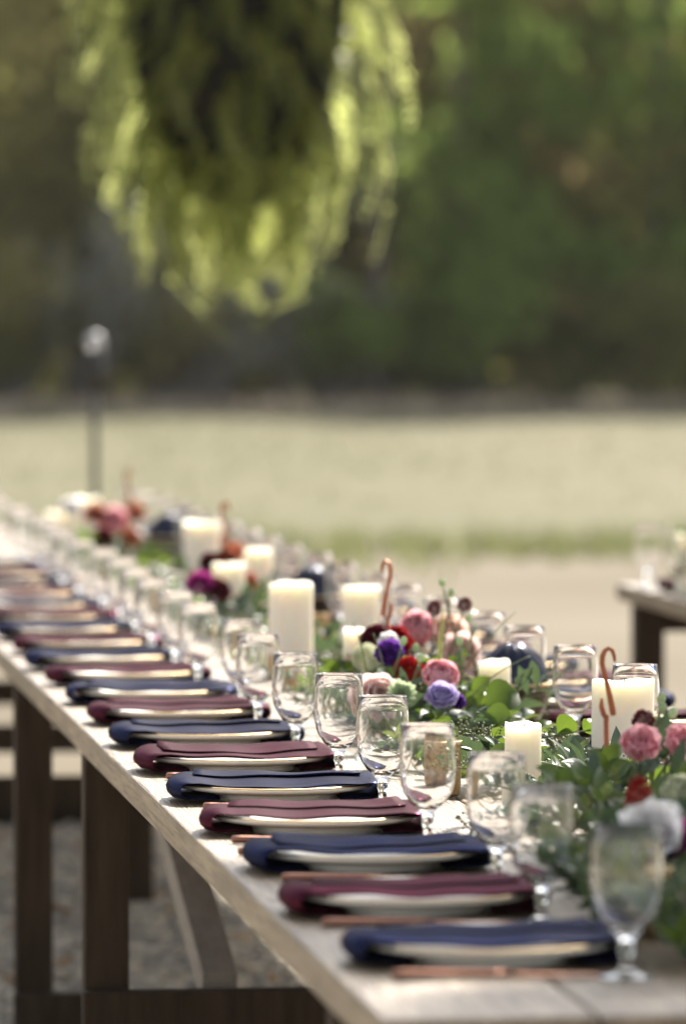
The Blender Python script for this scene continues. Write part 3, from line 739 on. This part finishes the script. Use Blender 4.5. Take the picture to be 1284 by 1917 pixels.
def garland(y0, y1, per_m, single, cx=1.225):
    n = int((y1 - y0) * per_m)
    for i in range(n):
        y = y0 + (y1 - y0) * (i + rg.random()) / n; kind = rg.choice(kinds_w)
        lay = rg.random(); x = cx + rg.gauss(0, .055); z = TZ + .006 + .036 * lay
        rz = rg.uniform(0, 6.283); L = rg.uniform(.11, .17)
        if y < 6.1: L *= .8
        tilt = rg.uniform(-.16, .12)
        lab = f'{SPD[kind]} {lm(y)}'
        if y < 10.3: lab += ', goblet side' if x < cx else ', right side'
        sprigs[lab] = sprigs.get(lab, []) + [(y, make_sprig(kind, (x, y, z), (rg.uniform(-.5, .5), tilt, rz), L, rg, lab, f'greenery sprigs of the garland {lm(y)}', single))]
garland(5.6, 6.0, 40, False, 1.115)
garland(5.95, 6.6, 36, False, 1.175)
garland(6.6, 9.4, 36, False)
garland(9.4, 17.0, 15, True)

def mound(y0, y1, n, cx, sx, top, what):
    for i in range(n):
        kind = rg.choice(['euc', 'euc', 'salal', 'salal', 'olive', 'willow', 'seed']); y = rg.uniform(y0, y1); x = cx + rg.gauss(0, sx)
        lab = f'raised {SPD[kind]} {what}' + (', goblet side' if x < cx else ', right side')
        sprigs[lab] = sprigs.get(lab, []) + [(y, make_sprig(kind, (x, y, TZ + rg.uniform(.01, top * .45)), (rg.uniform(-.4, .4), -rg.uniform(.35, .8), rg.uniform(0, 6.28)), rg.uniform(.07, .07 + top * .5), rg, lab, f'raised greenery {what}', y > 10))]
mound(8.45, 9.3, 34, 1.215, .045, .10, 'among the middle flowers')
mound(6.0, 6.95, 48, 1.19, .045, .10, 'among the nearest flowers')
mound(5.55, 6.0, 20, 1.062, .028, .06, 'at the near garland end')
mound(11.35, 11.9, 10, 1.2, .04, .10, 'among the dark red flowers')
mound(14.4, 14.9, 8, 1.2, .04, .10, 'among the farthest flowers')
for lab, L_ in sprigs.items():
    if len(L_) > 1 and L_[0][0] < 10.3:
        for i, (y, o) in enumerate(sorted(L_, key=lambda q: q[0])):
            o['label'] = lab + ', ' + (ORD[i] if i else 'nearest')
# ------------------------------------------------------------------ flowers
def petal_mesh(name, m, cup=.5, ruffle=0., tipcurl=.25, wid=.62, seed=0):
    """unit petal: base at origin, rises along +Z, faces +X outward"""
    vs = []; fs = []; nu, nv = 6, 5
    for j in range(nv + 1):
        q = j / nv
        for i in range(nu + 1):
            u = -1 + 2 * i / nu
            w_ = wid * (math.sin(math.pi * min(1, .12 + q * .62)) ** .8)
            if j == nv: w_ *= .72
            z = q * (1 - .10 * u * u * q) ; y = u * w_
            x = cup * (q * (1 - q) * 1.1) - cup * .55 * (u * u) * (.4 + q * .3) * wid * 1.6 + tipcurl * max(0, q - .6) ** 2 * 4 * .5
            x += ruffle * math.sin(u * 7 + seed + q * 3) * q
            vs.append((x, y, z))
    for j in range(nv):
        for i in range(nu): a = j * (nu + 1) + i; fs.append((a, a + 1, a + nu + 2, a + nu + 1))
    b = MB(); b.add(vs, fs); return b.mesh(name, m), (vs, fs)
def pm(name, c1, c2, tr=.42): return leafmat(name, c1, c2, tr, None, .55, .18, 25., spec=.25)
M_pink = pm('pink_petal', (.80, .38, .43), (.87, .54, .57)); M_blush = pm('blush_petal', (.82, .62, .58), (.88, .74, .69)); M_peach = pm('peach_petal', (.78, .55, .46), (.84, .66, .57))
M_purple = pm('purple_petal', (.13, .035, .28), (.22, .07, .42)); M_lav = pm('lavender_petal', (.46, .38, .64), (.60, .52, .76)); M_red = pm('red_petal', (.30, .008, .012), (.42, .018, .02), .2)
M_wine = pm('wine_petal', (.085, .010, .018), (.14, .018, .03), .2); M_cream = pm('cream_petal', (.66, .68, .44), (.78, .78, .60)); M_white = pm('white_petal', (.84, .82, .80), (.88, .86, .85))
M_mag = pm('magenta_petal', (.36, .025, .20), (.50, .06, .30)); M_rust = pm('rust_petal', (.34, .09, .05), (.46, .16, .09)); M_lime = pm('lime_petal', (.34, .42, .12), (.48, .54, .22))
M_paleg = pm('pale_green_petal', (.42, .52, .30), (.55, .62, .42))
def stem_to(t, L=.1, m=None, lean=(0, 0)):
    b = MB(); b.tube([(0, 0, -.003), (lean[0] * .4, lean[1] * .4, -L * .5), (lean[0], lean[1], -L)], .0018, 6); ob('stem', b.mesh('stem', m or M_stem), t)
pcache = {}
def rose(name, label, loc, dia, m, style, tilt=(0, 0), single=False, L=.1, group='flowers in the garland', seed=1):
    """style: rose (many cupped petals), ranunculus (tight), lisianthus (few ruffled), dahlia (many narrow)"""
    rnd = random.Random(seed); t = thing(name, label, 'flower', loc, 0, group, None, (tilt[0], tilt[1], rnd.uniform(-.3, .3)))
    r = dia / 2 * (1.16 if dia > .03 else 1)
    rings = {'rose': [(4, .10, .62, -.10), (5, .22, .72, .02), (6, .36, .80, .22), (7, .50, .85, .50), (7, .55, .85, .85)],
             'ranunculus': [(4, .08, .45, -.25), (6, .20, .55, -.15), (7, .33, .62, 0), (8, .45, .68, .2), (9, .55, .72, .42), (9, .6, .72, .75)],
             'lisianthus': [(3, .10, .75, -.05), (5, .22, .95, .18), (6, .32, 1.05, .45)],
             'dahlia': [(8, .08, .5, 0), (12, .2, .7, .35), (14, .3, .85, .75), (14, .35, .95, 1.1)]}[style]
    par = {'rose': (.55, .03, .45, .60), 'ranunculus': (.75, .0, .05, .62), 'lisianthus': (.45, .09, .55, .60), 'dahlia': (.3, .0, .1, .26)}[style]
    key = (m.name, style)
    if key not in pcache: pcache[key] = petal_mesh('petal', m, *par, seed=len(pcache))
    me, (vs, fs) = pcache[key]; mats_ = []
    for ri, (n, rad, hh, open_) in enumerate(rings):
        for k in range(n):
            a = 2 * math.pi * (k + .5 * (ri % 2) + rnd.uniform(-.15, .15)) / n
            s = hh * r * 1.15 * rnd.uniform(.9, 1.1)
            wf = s * rnd.uniform(.92, 1.12) * (.65 if ri == 0 else 1)
            Mx = Matrix.Rotation(a, 4, 'Z') @ TRS((rad * r * .6, 0, r * (.12 - .05 * ri) + r * .12), (0, open_ + rnd.uniform(-.08, .08), 0), (s, wf, s))
            mats_.append(Mx)
    if single:
        b = MB()
        for Mx in mats_: b.add(vs, fs, 0, Mx)
        ob('bloom', b.mesh('bloom', m), t)
    else:
        for Mx in mats_: ob('petal', me, t, Mx)
        c = MB(); c.lathe([(0, -.08 * r), (.25 * r, -.02 * r), (.42 * r, .12 * r), (.38 * r, .25 * r), (0, .3 * r)], 10)
        ob('calyx', c.mesh('calyx', M_stem), t)
        if style in ('dahlia', 'lisianthus') :
            d = MB(); rnd2 = random.Random(seed)
            for _ in range(22):
                p = Vector((rnd2.gauss(0, .10), rnd2.gauss(0, .10), .42)) * r; d.tube([p * .5, p], r * .02, 4); ico2 = [(v[0] * r * .05, v[1] * r * .05, v[2] * r * .05) for v in OCT]; d.add(ico2, OF, 0, TRS(p))
            ob('stamens', d.mesh('stamens', M_lime), t)
    stem_to(t, L)
    return t
def fluffy(name, label, loc, dia, m, hh=1., L=.08, group='flowers in the garland', seed=1, n=170, tilt=(0, 0), cat='flower'):
    """domed head made of many tiny florets: scabiosa, celosia, spikes"""
    rnd = random.Random(seed); r = dia / 2; t = thing(name, label, cat, loc, 0, group, None, (tilt[0], tilt[1], 0)); b = MB()
    for i in range(n):
        z = 1 - 1.75 * (i + .5) / n; a = i * 2.39996; q = math.sqrt(max(0, 1 - z * z))
        d = Vector((q * math.cos(a), q * math.sin(a), z)); k = rnd.uniform(.82, 1.1)
        p = Vector((d.x * r * k * .86, d.y * r * k * .86, d.z * r * hh * k * .9 + r * .5 * hh)); s = r * .23 * rnd.uniform(.7, 1.3)
        rq = d.to_track_quat('Z', 'Y').to_matrix().to_4x4()
        Mx = Matrix.Translation(p) @ rq @ Matrix.Rotation(rnd.uniform(0, 6), 4, 'Z')
        vs = [(0, 0, -s * .9)]; fs = []
        for c in range(5):
            aa = 2 * math.pi * c / 5; vs += [(s * .75 * math.cos(aa - .35), s * .75 * math.sin(aa - .35), s * .2), (s * 1.05 * math.cos(aa), s * 1.05 * math.sin(aa), s * .45), (s * .75 * math.cos(aa + .35), s * .75 * math.sin(aa + .35), s * .2)]
            fs.append((0, 1 + c * 3, 2 + c * 3, 3 + c * 3))
        b.add(vs, fs, 0, Mx)
    o = ob('florets', b.mesh('florets', m, False), t)
    stem_to(t, L); return t
GB, GA, GC, GD = 'flowers of the middle cluster', 'flowers of the nearest cluster', 'flowers of the dark red cluster', 'flowers of the farthest cluster'
# middle cluster
rose('garden_rose', 'large pink garden rose at the top of the middle flower cluster', (1.269, 9.2, .905), .062, M_pink, 'ranunculus', (1.15, .1), False, .14, GB, 1)
rose('garden_rose', 'peach garden rose right of the large pink rose', (1.325, 9.27, .885), .066, M_peach, 'rose', (1.0, .35), False, .12, GB, 2)
rose('garden_rose', 'peach blush rose low behind the ferny sprigs of the middle cluster', (1.345, 9.22, .862), .058, M_blush, 'rose', (1.1, .4), False, .1, GB, 3)
rose('lisianthus', 'deep purple and white lisianthus left of the red celosia', (1.158, 8.7, .885), .046, M_purple, 'lisianthus', (.95, -.2), False, .1, GB, 4)
rose('lisianthus', 'white bloom directly above the deep purple lisianthus', (1.165, 8.78, .905), .034, M_white, 'lisianthus', (1.0, -.2), False, .12, GB, 41)
fluffy('celosia', 'bright red velvety celosia in the middle of the cluster', (1.178, 8.65, .868), .046, M_red, .8, .09, GB, 5, 190, (.5, 0))
fluffy('celosia', 'small red velvety celosia right beside the larger red one', (1.205, 8.66, .862), .034, M_red, .8, .09, GB, 51, 120, (.5, .2))
rose('garden_rose', 'blush garden rose seen through the sharp goblet', (1.102, 8.45, .836), .070, M_blush, 'rose', (1.1, -.25), False, .07, GB, 6)
rose('ranunculus', 'pink ranunculus above the lavender lisianthus', (1.208, 8.5, .866), .056, M_pink, 'ranunculus', (.75, .15), False, .09, GB, 7)
rose('lisianthus', 'lavender lisianthus in the middle of the front of the cluster', (1.199, 8.4, .842), .042, M_lav, 'rose', (.75, .05), False, .08, GB, 8)
rose('lisianthus', 'tiny dark purple bloom right of the lavender lisianthus', (1.23, 8.46, .833), .026, M_purple, 'lisianthus', (1.2, .5), False, .06, GB, 9)
rose('succulent_rosette', 'pale green rosette above the sharp goblet rim', (1.134, 8.4, .85), .034, M_paleg, 'dahlia', (1.0, -.2), False, .08, GB, 10)
fluffy('scabiosa', 'small dark wine scabiosa highest on the right of the middle cluster', (1.335, 9.1, .950), .026, M_wine, 1, .16, GB, 11, 110, (.5, .2))
fluffy('scabiosa', 'small dark wine scabiosa just right of the second copper hook top', (1.287, 9.12, .944), .026, M_wine, 1, .16, GB, 12, 110, (.4, 0))
rose('garden_rose', 'dark red rose half hidden behind the second copper hook', (1.178, 9.02, .892), .052, M_wine, 'rose', (1.1, -.2), False, .12, GB, 13)
rose('garden_rose', 'second dark red rose left under the large pink rose', (1.215, 9.1, .885), .05, M_red, 'rose', (1.1, 0), False, .12, GB, 131)
fluffy('hydrangea', 'pale green hydrangea in front of the slim candle left of the second hook', (1.146, 8.92, .87), .050, M_cream, .9, .1, GB, 14, 120, (.6, 0))
for i, (x, y, z) in enumerate([(1.205, 8.7, .886), (1.216, 8.72, .882), (1.224, 8.70, .877), (1.205, 8.74, .875)]):
    rose('wax_flower', 'tiny white wax flower above the pink ranunculus', (x, y, z), .017, M_white, 'lisianthus', (.8, .2 * i - .3), False, .08, 'tiny white wax flowers', 140 + i)
# stalks with buds rising over the cluster
for i, (x, y, z, ln) in enumerate([(1.165, 8.62, .915, .1), (1.186, 8.6, .905, .1), (1.183, 8.55, .892, .09), (1.33, 9.0, .93, .12), (1.305, 9.05, .97, .14), (1.3, 9.1, .985, .15), (1.255, 8.6, .915, .1)]):
    t = thing('flower_bud', 'small green bud on a thin stalk above the middle cluster', 'flower bud', (x, y, z), 0, 'green buds above the middle cluster', None, (.2, U(-.3, .3), 0))
    b = MB(); b.lathe([(0, 0), (.004, .002), (.0062, .008), (.0045, .014), (0, .017)], 10); ob('bud', b.mesh('bud', M_paleg), t); stem_to(t, ln)
# ferny sprigs and named leaves of the cluster
for i, (x, y, z, rot, L) in enumerate([(1.235, 8.6, .83, (0, -.9, .5), .15), (1.245, 8.62, .84, (0, -.75, .15), .17), (1.10, 8.55, .82, (0, -1.35, 2.6), .14), (1.14, 8.6, .82, (0, -1.25, 2.8), .12), (1.225, 8.65, .85, (0, -1.1, .9), .14), (1.25, 8.5, .83, (.2, -.6, -.2), .13)]):
    make_sprig('fern', (x, y, z), rot, L, rg, ['feathery fern tip crossing the dark bowl, lower one', 'feathery fern tip crossing the dark bowl, upper one', 'upright fern tip before the slim left candle', 'upright fern tip under the purple lisianthus', 'upright fern tip behind the pink ranunculus', 'fern tip right of the dark purple bloom'][i], 'fern tips of the middle cluster', False)
for i, (x, y, z, rx, ry, rz, s, lab) in enumerate([(1.243, 8.28, .822, 1.2, .1, .3, .05, 'round bright green leaf right of the lavender flower'), (1.255, 8.32, .838, .9, -.35, .35, .06, 'bright green backlit leaf behind the round bright leaf'),
        (1.262, 7.72, .79, 1.15, -.25, .2, .072, 'large grey green leaf left of the widest candle'), (1.31, 7.85, .775, 1.0, -.2, .6, .06, 'grey green leaf under the large one beside the widest candle'), (1.10, 8.2, .81, 1.2, 1.2, .3, .05, 'green leaf hanging left of the goblets over the table edge of the garland'),
        (1.225, 7.68, .775, 1.2, -1.0, .3, .055, 'grey green leaf beside the slim nearest candle')]):
    t = thing('salal_leaf' if 'bright' in lab else 'eucalyptus_leaf', lab, 'leaf', (x, y, z), 0, 'large single leaves in the garland', (LM['salal'] if 'bright' in lab and 'backlit' in lab else LM['euc'])[0], (rx, ry, rz), s)
    if 'round bright' in lab: t.data = leaf_mesh('leaf', M_salal, 'round')[0]
    b = MB(); b.tube([(0, 0, 0), (-.4, 0, -.15), (-.8, .1, -.5)], .018, 5); ob('stalk', b.mesh('stalk', M_stem), t)
# nearest cluster, right edge
fluffy('scabiosa', 'dark wine scabiosa in front of the widest candle', (1.245, 6.9, .912), .030, M_wine, 1, .13, GA, 21, 130, (.5, 0))
rose('carnation', 'pink bloom below the wine scabiosa, left of its pair', (1.210, 6.75, .886), .050, M_pink, 'lisianthus', (.8, -.25), False, .1, GA, 22)
rose('carnation', 'pink bloom at the right edge beside its pair', (1.268, 6.8, .885), .052, M_pink, 'lisianthus', (.9, .1), False, .1, GA, 23)
rose('carnation', 'deeper pink bloom lowest at the right edge', (1.283, 6.72, .862), .045, M_pink, 'dahlia', (1.1, .1), False, .1, GA, 24)
fluffy('celosia', 'dark red upright celosia spike before the nearest hook', (1.119, 6.25, .842), .034, M_red, 2.6, .06, GA, 25, 190, (.1, .08))
rose('ranunculus', 'cream green ranunculus at the right edge', (1.197, 6.4, .864), .046, M_cream, 'ranunculus', (1.15, -.2), False, .1, GA, 26)
rose('lisianthus', 'white bloom with long petals nearest to the camera', (1.090, 5.98, .845), .066, M_white, 'lisianthus', (.9, -.5), False, .08, GA, 27)
rose('lisianthus', 'second white bloom just under the cream ranunculus', (1.118, 6.12, .85), .046, M_white, 'lisianthus', (.7, .4), False, .08, GA, 271)
rose('dahlia', 'magenta dahlia nearest to the camera at the right edge', (1.118, 5.98, .842), .054, M_mag, 'dahlia', (1.1, 0), False, .08, GA, 28)
rose('dahlia', 'second magenta dahlia half out of frame on the right', (1.150, 6.02, .838), .044, M_mag, 'dahlia', (1.0, .4), False, .08, GA, 281)
fluffy('hydrangea', 'small yellow green floret head below the magenta dahlia', (1.122, 6.1, .795), .030, M_lime, 1, .04, GA, 29, 60, (.8, 0))
fluffy('celosia', 'blush pink spike left of the red celosia spike', (1.098, 6.27, .822), .018, M_blush, 2.4, .05, GA, 30, 120, (.2, -.1))
rose('lisianthus', 'closed lime green bud crossing the nearest copper hook', (1.128, 6.45, .866), .022, M_lime, 'lisianthus', (.3, -1.3), False, .05, GA, 31)
rose('ranunculus', 'small cream bloom upper right of the wine scabiosa', (1.275, 6.95, .905), .03, M_cream, 'rose', (1.0, .2), False, .1, GA, 32)
for i, (x, y, z, rx, ry, rz, s, lab) in enumerate([(1.235, 6.66, .865, 1.4, -1.2, .3, .055, 'blue green leaf standing between the two pink blooms'), (1.256, 6.85, .89, 1.3, -1.3, .4, .05, 'blue green leaf standing right of the wine scabiosa'), (1.15, 6.2, .835, 1.1, -.7, .2, .055, 'olive leaf under the cream ranunculus'),
        (1.038, 5.70, .825, 1.25, 1.1, .3, .062, 'large blue green leaf hanging at the near right corner'), (1.052, 5.66, .845, 1.1, 1.35, -.2, .06, 'second blue green leaf hanging at the near right corner'), (1.058, 5.62, .805, 1.2, 1.5, .2, .045, 'lighter green leaf lowest at the right corner'), (1.022, 5.82, .83, .9, .6, .4, .058, 'blue green leaf lying over the garland end')]):
    t = thing('eucalyptus_leaf', lab, 'leaf', (x, y, z), 0, 'large single leaves of the nearest cluster', LM['willow' if 'standing' in lab else 'euc'][0], (rx, ry, rz), s)
    b = MB(); b.tube([(0, 0, 0), (-.4, 0, -.15), (-.8, .1, -.5)], .018, 5); ob('stalk', b.mesh('stalk', M_stem), t)
for (x, y, z) in [(1.262, 6.86, .93), (1.272, 6.84, .925), (1.268, 6.9, .94)]:
    t = thing('flower_bud', 'small green bud on a thin stalk above the nearest cluster', 'flower bud', (x, y, z), 0, 'green buds above the nearest cluster', None, (.2, .1, 0))
    b = MB(); b.lathe([(0, 0), (.004, .002), (.0062, .008), (.0045, .014), (0, .017)], 10); ob('bud', b.mesh('bud', M_paleg), t); stem_to(t, .1)
# far clusters
for i, (nm, lab, loc, d, m, st) in enumerate([
   ('dahlia', 'magenta dahlia left of the dark red far roses', (1.113, 11.4, .88), .056, M_mag, 'dahlia'), ('garden_rose', 'dark red rose beside the magenta dahlia', (1.147, 11.4, .862), .06, M_wine, 'rose'),
   ('garden_rose', 'rust coloured rose above the candle of the dark red cluster', (1.206, 11.75, .912), .058, M_rust, 'rose'), ('garden_rose', 'second rust rose right of the candle of the dark red cluster', (1.24, 11.66, .866), .05, M_rust, 'rose'),
   ('garden_rose', 'dark red rose above the candle of the dark red cluster', (1.165, 11.7, .905), .055, M_wine, 'rose'), ('dahlia', 'tall rust dahlia topping the dark red cluster', (1.23, 11.8, .93), .04, M_rust, 'dahlia'),
   ('garden_rose', 'pink rose in the farthest cluster', (1.203, 14.7, .888), .085, M_pink, 'rose'), ('dahlia', 'rust dahlia left in the farthest cluster', (1.152, 14.7, .91), .06, M_rust, 'dahlia'), ('dahlia', 'rust dahlia right in the farthest cluster', (1.262, 14.8, .91), .06, M_rust, 'dahlia'),
   ('garden_rose', 'dark red rose lowest in the farthest cluster', (1.151, 14.5, .845), .07, M_wine, 'rose'), ('garden_rose', 'rust rose at the bottom right of the farthest cluster', (1.23, 14.55, .85), .06, M_rust, 'rose'), ('garden_rose', 'white rose left of the farthest cluster', (1.10, 14.9, .92), .06, M_white, 'rose')]):
    rose(nm, lab, loc, d * .8, m, st, (1.0, U(-.3, .3)), True, .1, GC if loc[1] < 13 else GD, 60 + i)

# ------------------------------------------------------------------ far table on the right: its settings
for i, (x, y) in enumerate([(2.60, 13.35), (2.60, 12.85)]):
    lab = ['white plate on the corner of the right hand table', 'second white plate on the right hand table'][i]
    dup(proto['plate'], (x, y, TZ + .002), .3, lab, group='plates on the right hand table')
    thing('napkin', ['burgundy napkin on the corner plate of the right hand table', 'navy napkin on the second plate of the right hand table'][i], 'napkin', (x, y, TZ + .002), 0, 'napkins on the right hand table', ME_nap['burgundy' if i == 0 else 'navy'][0])
for i, (x, y, lab) in enumerate([(2.47, 13.62, 'goblet at the corner of the right hand table'), (2.52, 13.45, 'second goblet on the right hand table'), (2.41 + .07, 13.0, 'goblet before the greenery of the right hand table')]):
    thing('water_goblet', lab, 'goblet', (x, y, TZ + .002), 0, 'goblets on the right hand table', ME_gob)
candle(2.50, 13.2, .037, .15, 'blurred candle on the right hand table', 90)
candle(2.62, 13.5, .032, .17, 'second blurred candle on the right hand table', 91)
for i in range(10): make_sprig(rg.choice(['euc', 'salal', 'olive']), (2.56 + rg.gauss(0, .05), 13.2 + rg.uniform(-.3, .3), TZ + .02 + .05 * rg.random()), (0, -.4, rg.uniform(0, 6)), .16, rg, 'green sprig in the garland of the right hand table', 'sprigs on the right hand table', True)

# ------------------------------------------------------------------ lamp post
t = thing('garden_lamp', 'slim black garden lamp with pale round globe on the yard behind the table', 'lamp', (1.565, 20, .008))
b = MB(); b.tube([(0, 0, 0), (0, 0, .6), (0, 0, 1.2)], [.014, .013, .013], 12); b.lathe([(.055, 0), (.055, .02), (.03, .03), (.024, .05)], 20); ob('post', b.mesh('post', M_black), t)
b = MB(); b.lathe([(.014, 1.16), (.030, 1.2), (.036, 1.25), (.034, 1.315), (.03, 1.325), (0, 1.325)], 24); ob('collar', b.mesh('collar', M_black), t)
b = MB(); b.lathe([(0, 1.318)] + [(.036 * math.sin(a), 1.354 - .036 * math.cos(a)) for a in [.5 + i * (math.pi - .5) / 12 for i in range(12)]] + [(0, 1.390)], 24); ob('globe', b.mesh('globe', M_globe), t)

# ------------------------------------------------------------------ haze over the field
b = MB(); b.box(-330, 350, -70, 420, -2.0, 48.)
M_haze = bpy.data.materials.new('haze'); M_haze.use_nodes = True; t_ = M_haze.node_tree; t_.nodes.clear()
o_ = t_.nodes.new('ShaderNodeOutputMaterial'); pv = t_.nodes.new('ShaderNodeVolumePrincipled')
pv.inputs['Color'].default_value = (.95, .92, .80, 1); pv.inputs['Density'].default_value = .00022
t_.links.new(pv.outputs[0], o_.inputs['Volume'])
tag(ob('haze', b.mesh('haze', M_haze, False)), kind='stuff')

# ------------------------------------------------------------------ hanging fern, with the beam it hangs from (above the frame)
FX, FY, FZ = .49, 4.7, 1.72
fern = thing('hanging_fern', 'backlit hanging fern basket with drooping bright fronds above the table', 'fern', (FX, FY, FZ))
b = MB(); b.lathe([(0, -.195), (.02, -.19), (.05, -.165), (.077, -.11), (.094, -.04), (.098, .05), (.102, .13), (.105, .15), (.10, .155), (.09, .14), (0, .135)], 24, 0, None, lambda a, j: 1 + .03 * math.sin(5 * a + j)); ob('basket', b.mesh('basket', M_coir), fern)  # core enlarged and raised to keep the sun off the front fronds
b = MB()
for k in range(3):
    a = k * 2.094 + .4; b.tube([(.1 * math.cos(a), .1 * math.sin(a), .15), (.05 * math.cos(a), .05 * math.sin(a), .32), (0, 0, .50)], .0016, 5)
b.tube([(0, 0, .5), (0, 0, .70)], .0022, 6); ob('hanger', b.mesh('hanger', M_black), fern)
def frond_mesh(seed, L, droop):
    """short frond: runs along +X from the ball, droops with gravity, leaflets both sides"""
    rnd = random.Random(seed); b = MB(); n = 20; p = Vector((0, 0, 0)); d = Vector((1, 0, .25)).normalized(); pts = []
    for i in range(n + 1):
        pts.append(p.copy()); p = p + d * (L / n); d = (d + Vector((0, rnd.uniform(-.03, .03), -droop / n))).normalized()
    b.tube(pts[::2], [.0012 - .0008 * i / 10 for i in range(11)], 4)
    for i in range(1, n + 1):
        tt = (pts[i] - pts[i - 1]).normalized(); q = i / n
        for sd in (1, -1):
            s = .0155 * (1 - .55 * q ** 2) * rnd.uniform(.75, 1.25)
            dd = (Vector((0, sd, 0)) + tt * rnd.uniform(.3, .9) + Vector((rnd.uniform(-.3, .3), 0, rnd.uniform(-.3, .3)))).normalized(); w_ = tt * s * .27
            b.add([pts[i], pts[i] + dd * s * .5 - w_, pts[i] + dd * s, pts[i] + dd * s * .5 + w_], [(0, 1, 2, 3)])
    return b.mesh('frond', M_fern)
FV = [frond_mesh(200 + i, *p) for i, p in enumerate([(.115, 2.0), (.13, 2.4), (.10, 1.6), (.145, 2.6), (.12, 3.0), (.165, 2.8)])]
rf = random.Random(4)
for k in range(300):
    fr_ = math.cos(k * 2.39996 + 1.5708)
    z = -.19 + .36 * ((k + .5) / 300) ** .9; a = k * 2.39996 + rf.uniform(-.2, .2)
    rr = .096 * math.sqrt(max(.02, 1 - (max(0, -.02 - z) / .19) ** 2))
    pitch = .2 + 1.0 * max(0, (-.02 - z) / .17) + rf.uniform(-.25, .3); s_ = rf.uniform(.72, 1.12)
    if z < -.13: s_ *= .95
    elif fr_ > .55: s_ *= .62
    ob('frond', FV[rf.randrange(6)], fern, TRS((rr * .8 * math.cos(a), rr * .8 * math.sin(a), z), (rf.uniform(-.5, .5), pitch, a), s_))
t = thing('cross_beam', 'timber beam from which the fern hangs', 'beam', (FX, FY, 2.42)); q = MB(); q.box(-2.6, 2.6, -.045, .045, 0, .14); bev(ob('beam', q.mesh('beam', M_leg, False), t), .004)
for sx in (-1, 1):
    q = MB(); q.box(sx * 2.55 - .06, sx * 2.55 + .06, -.06, .06, -2.41, -.002); bev(ob('post', q.mesh('post', M_leg, False), t), .004)
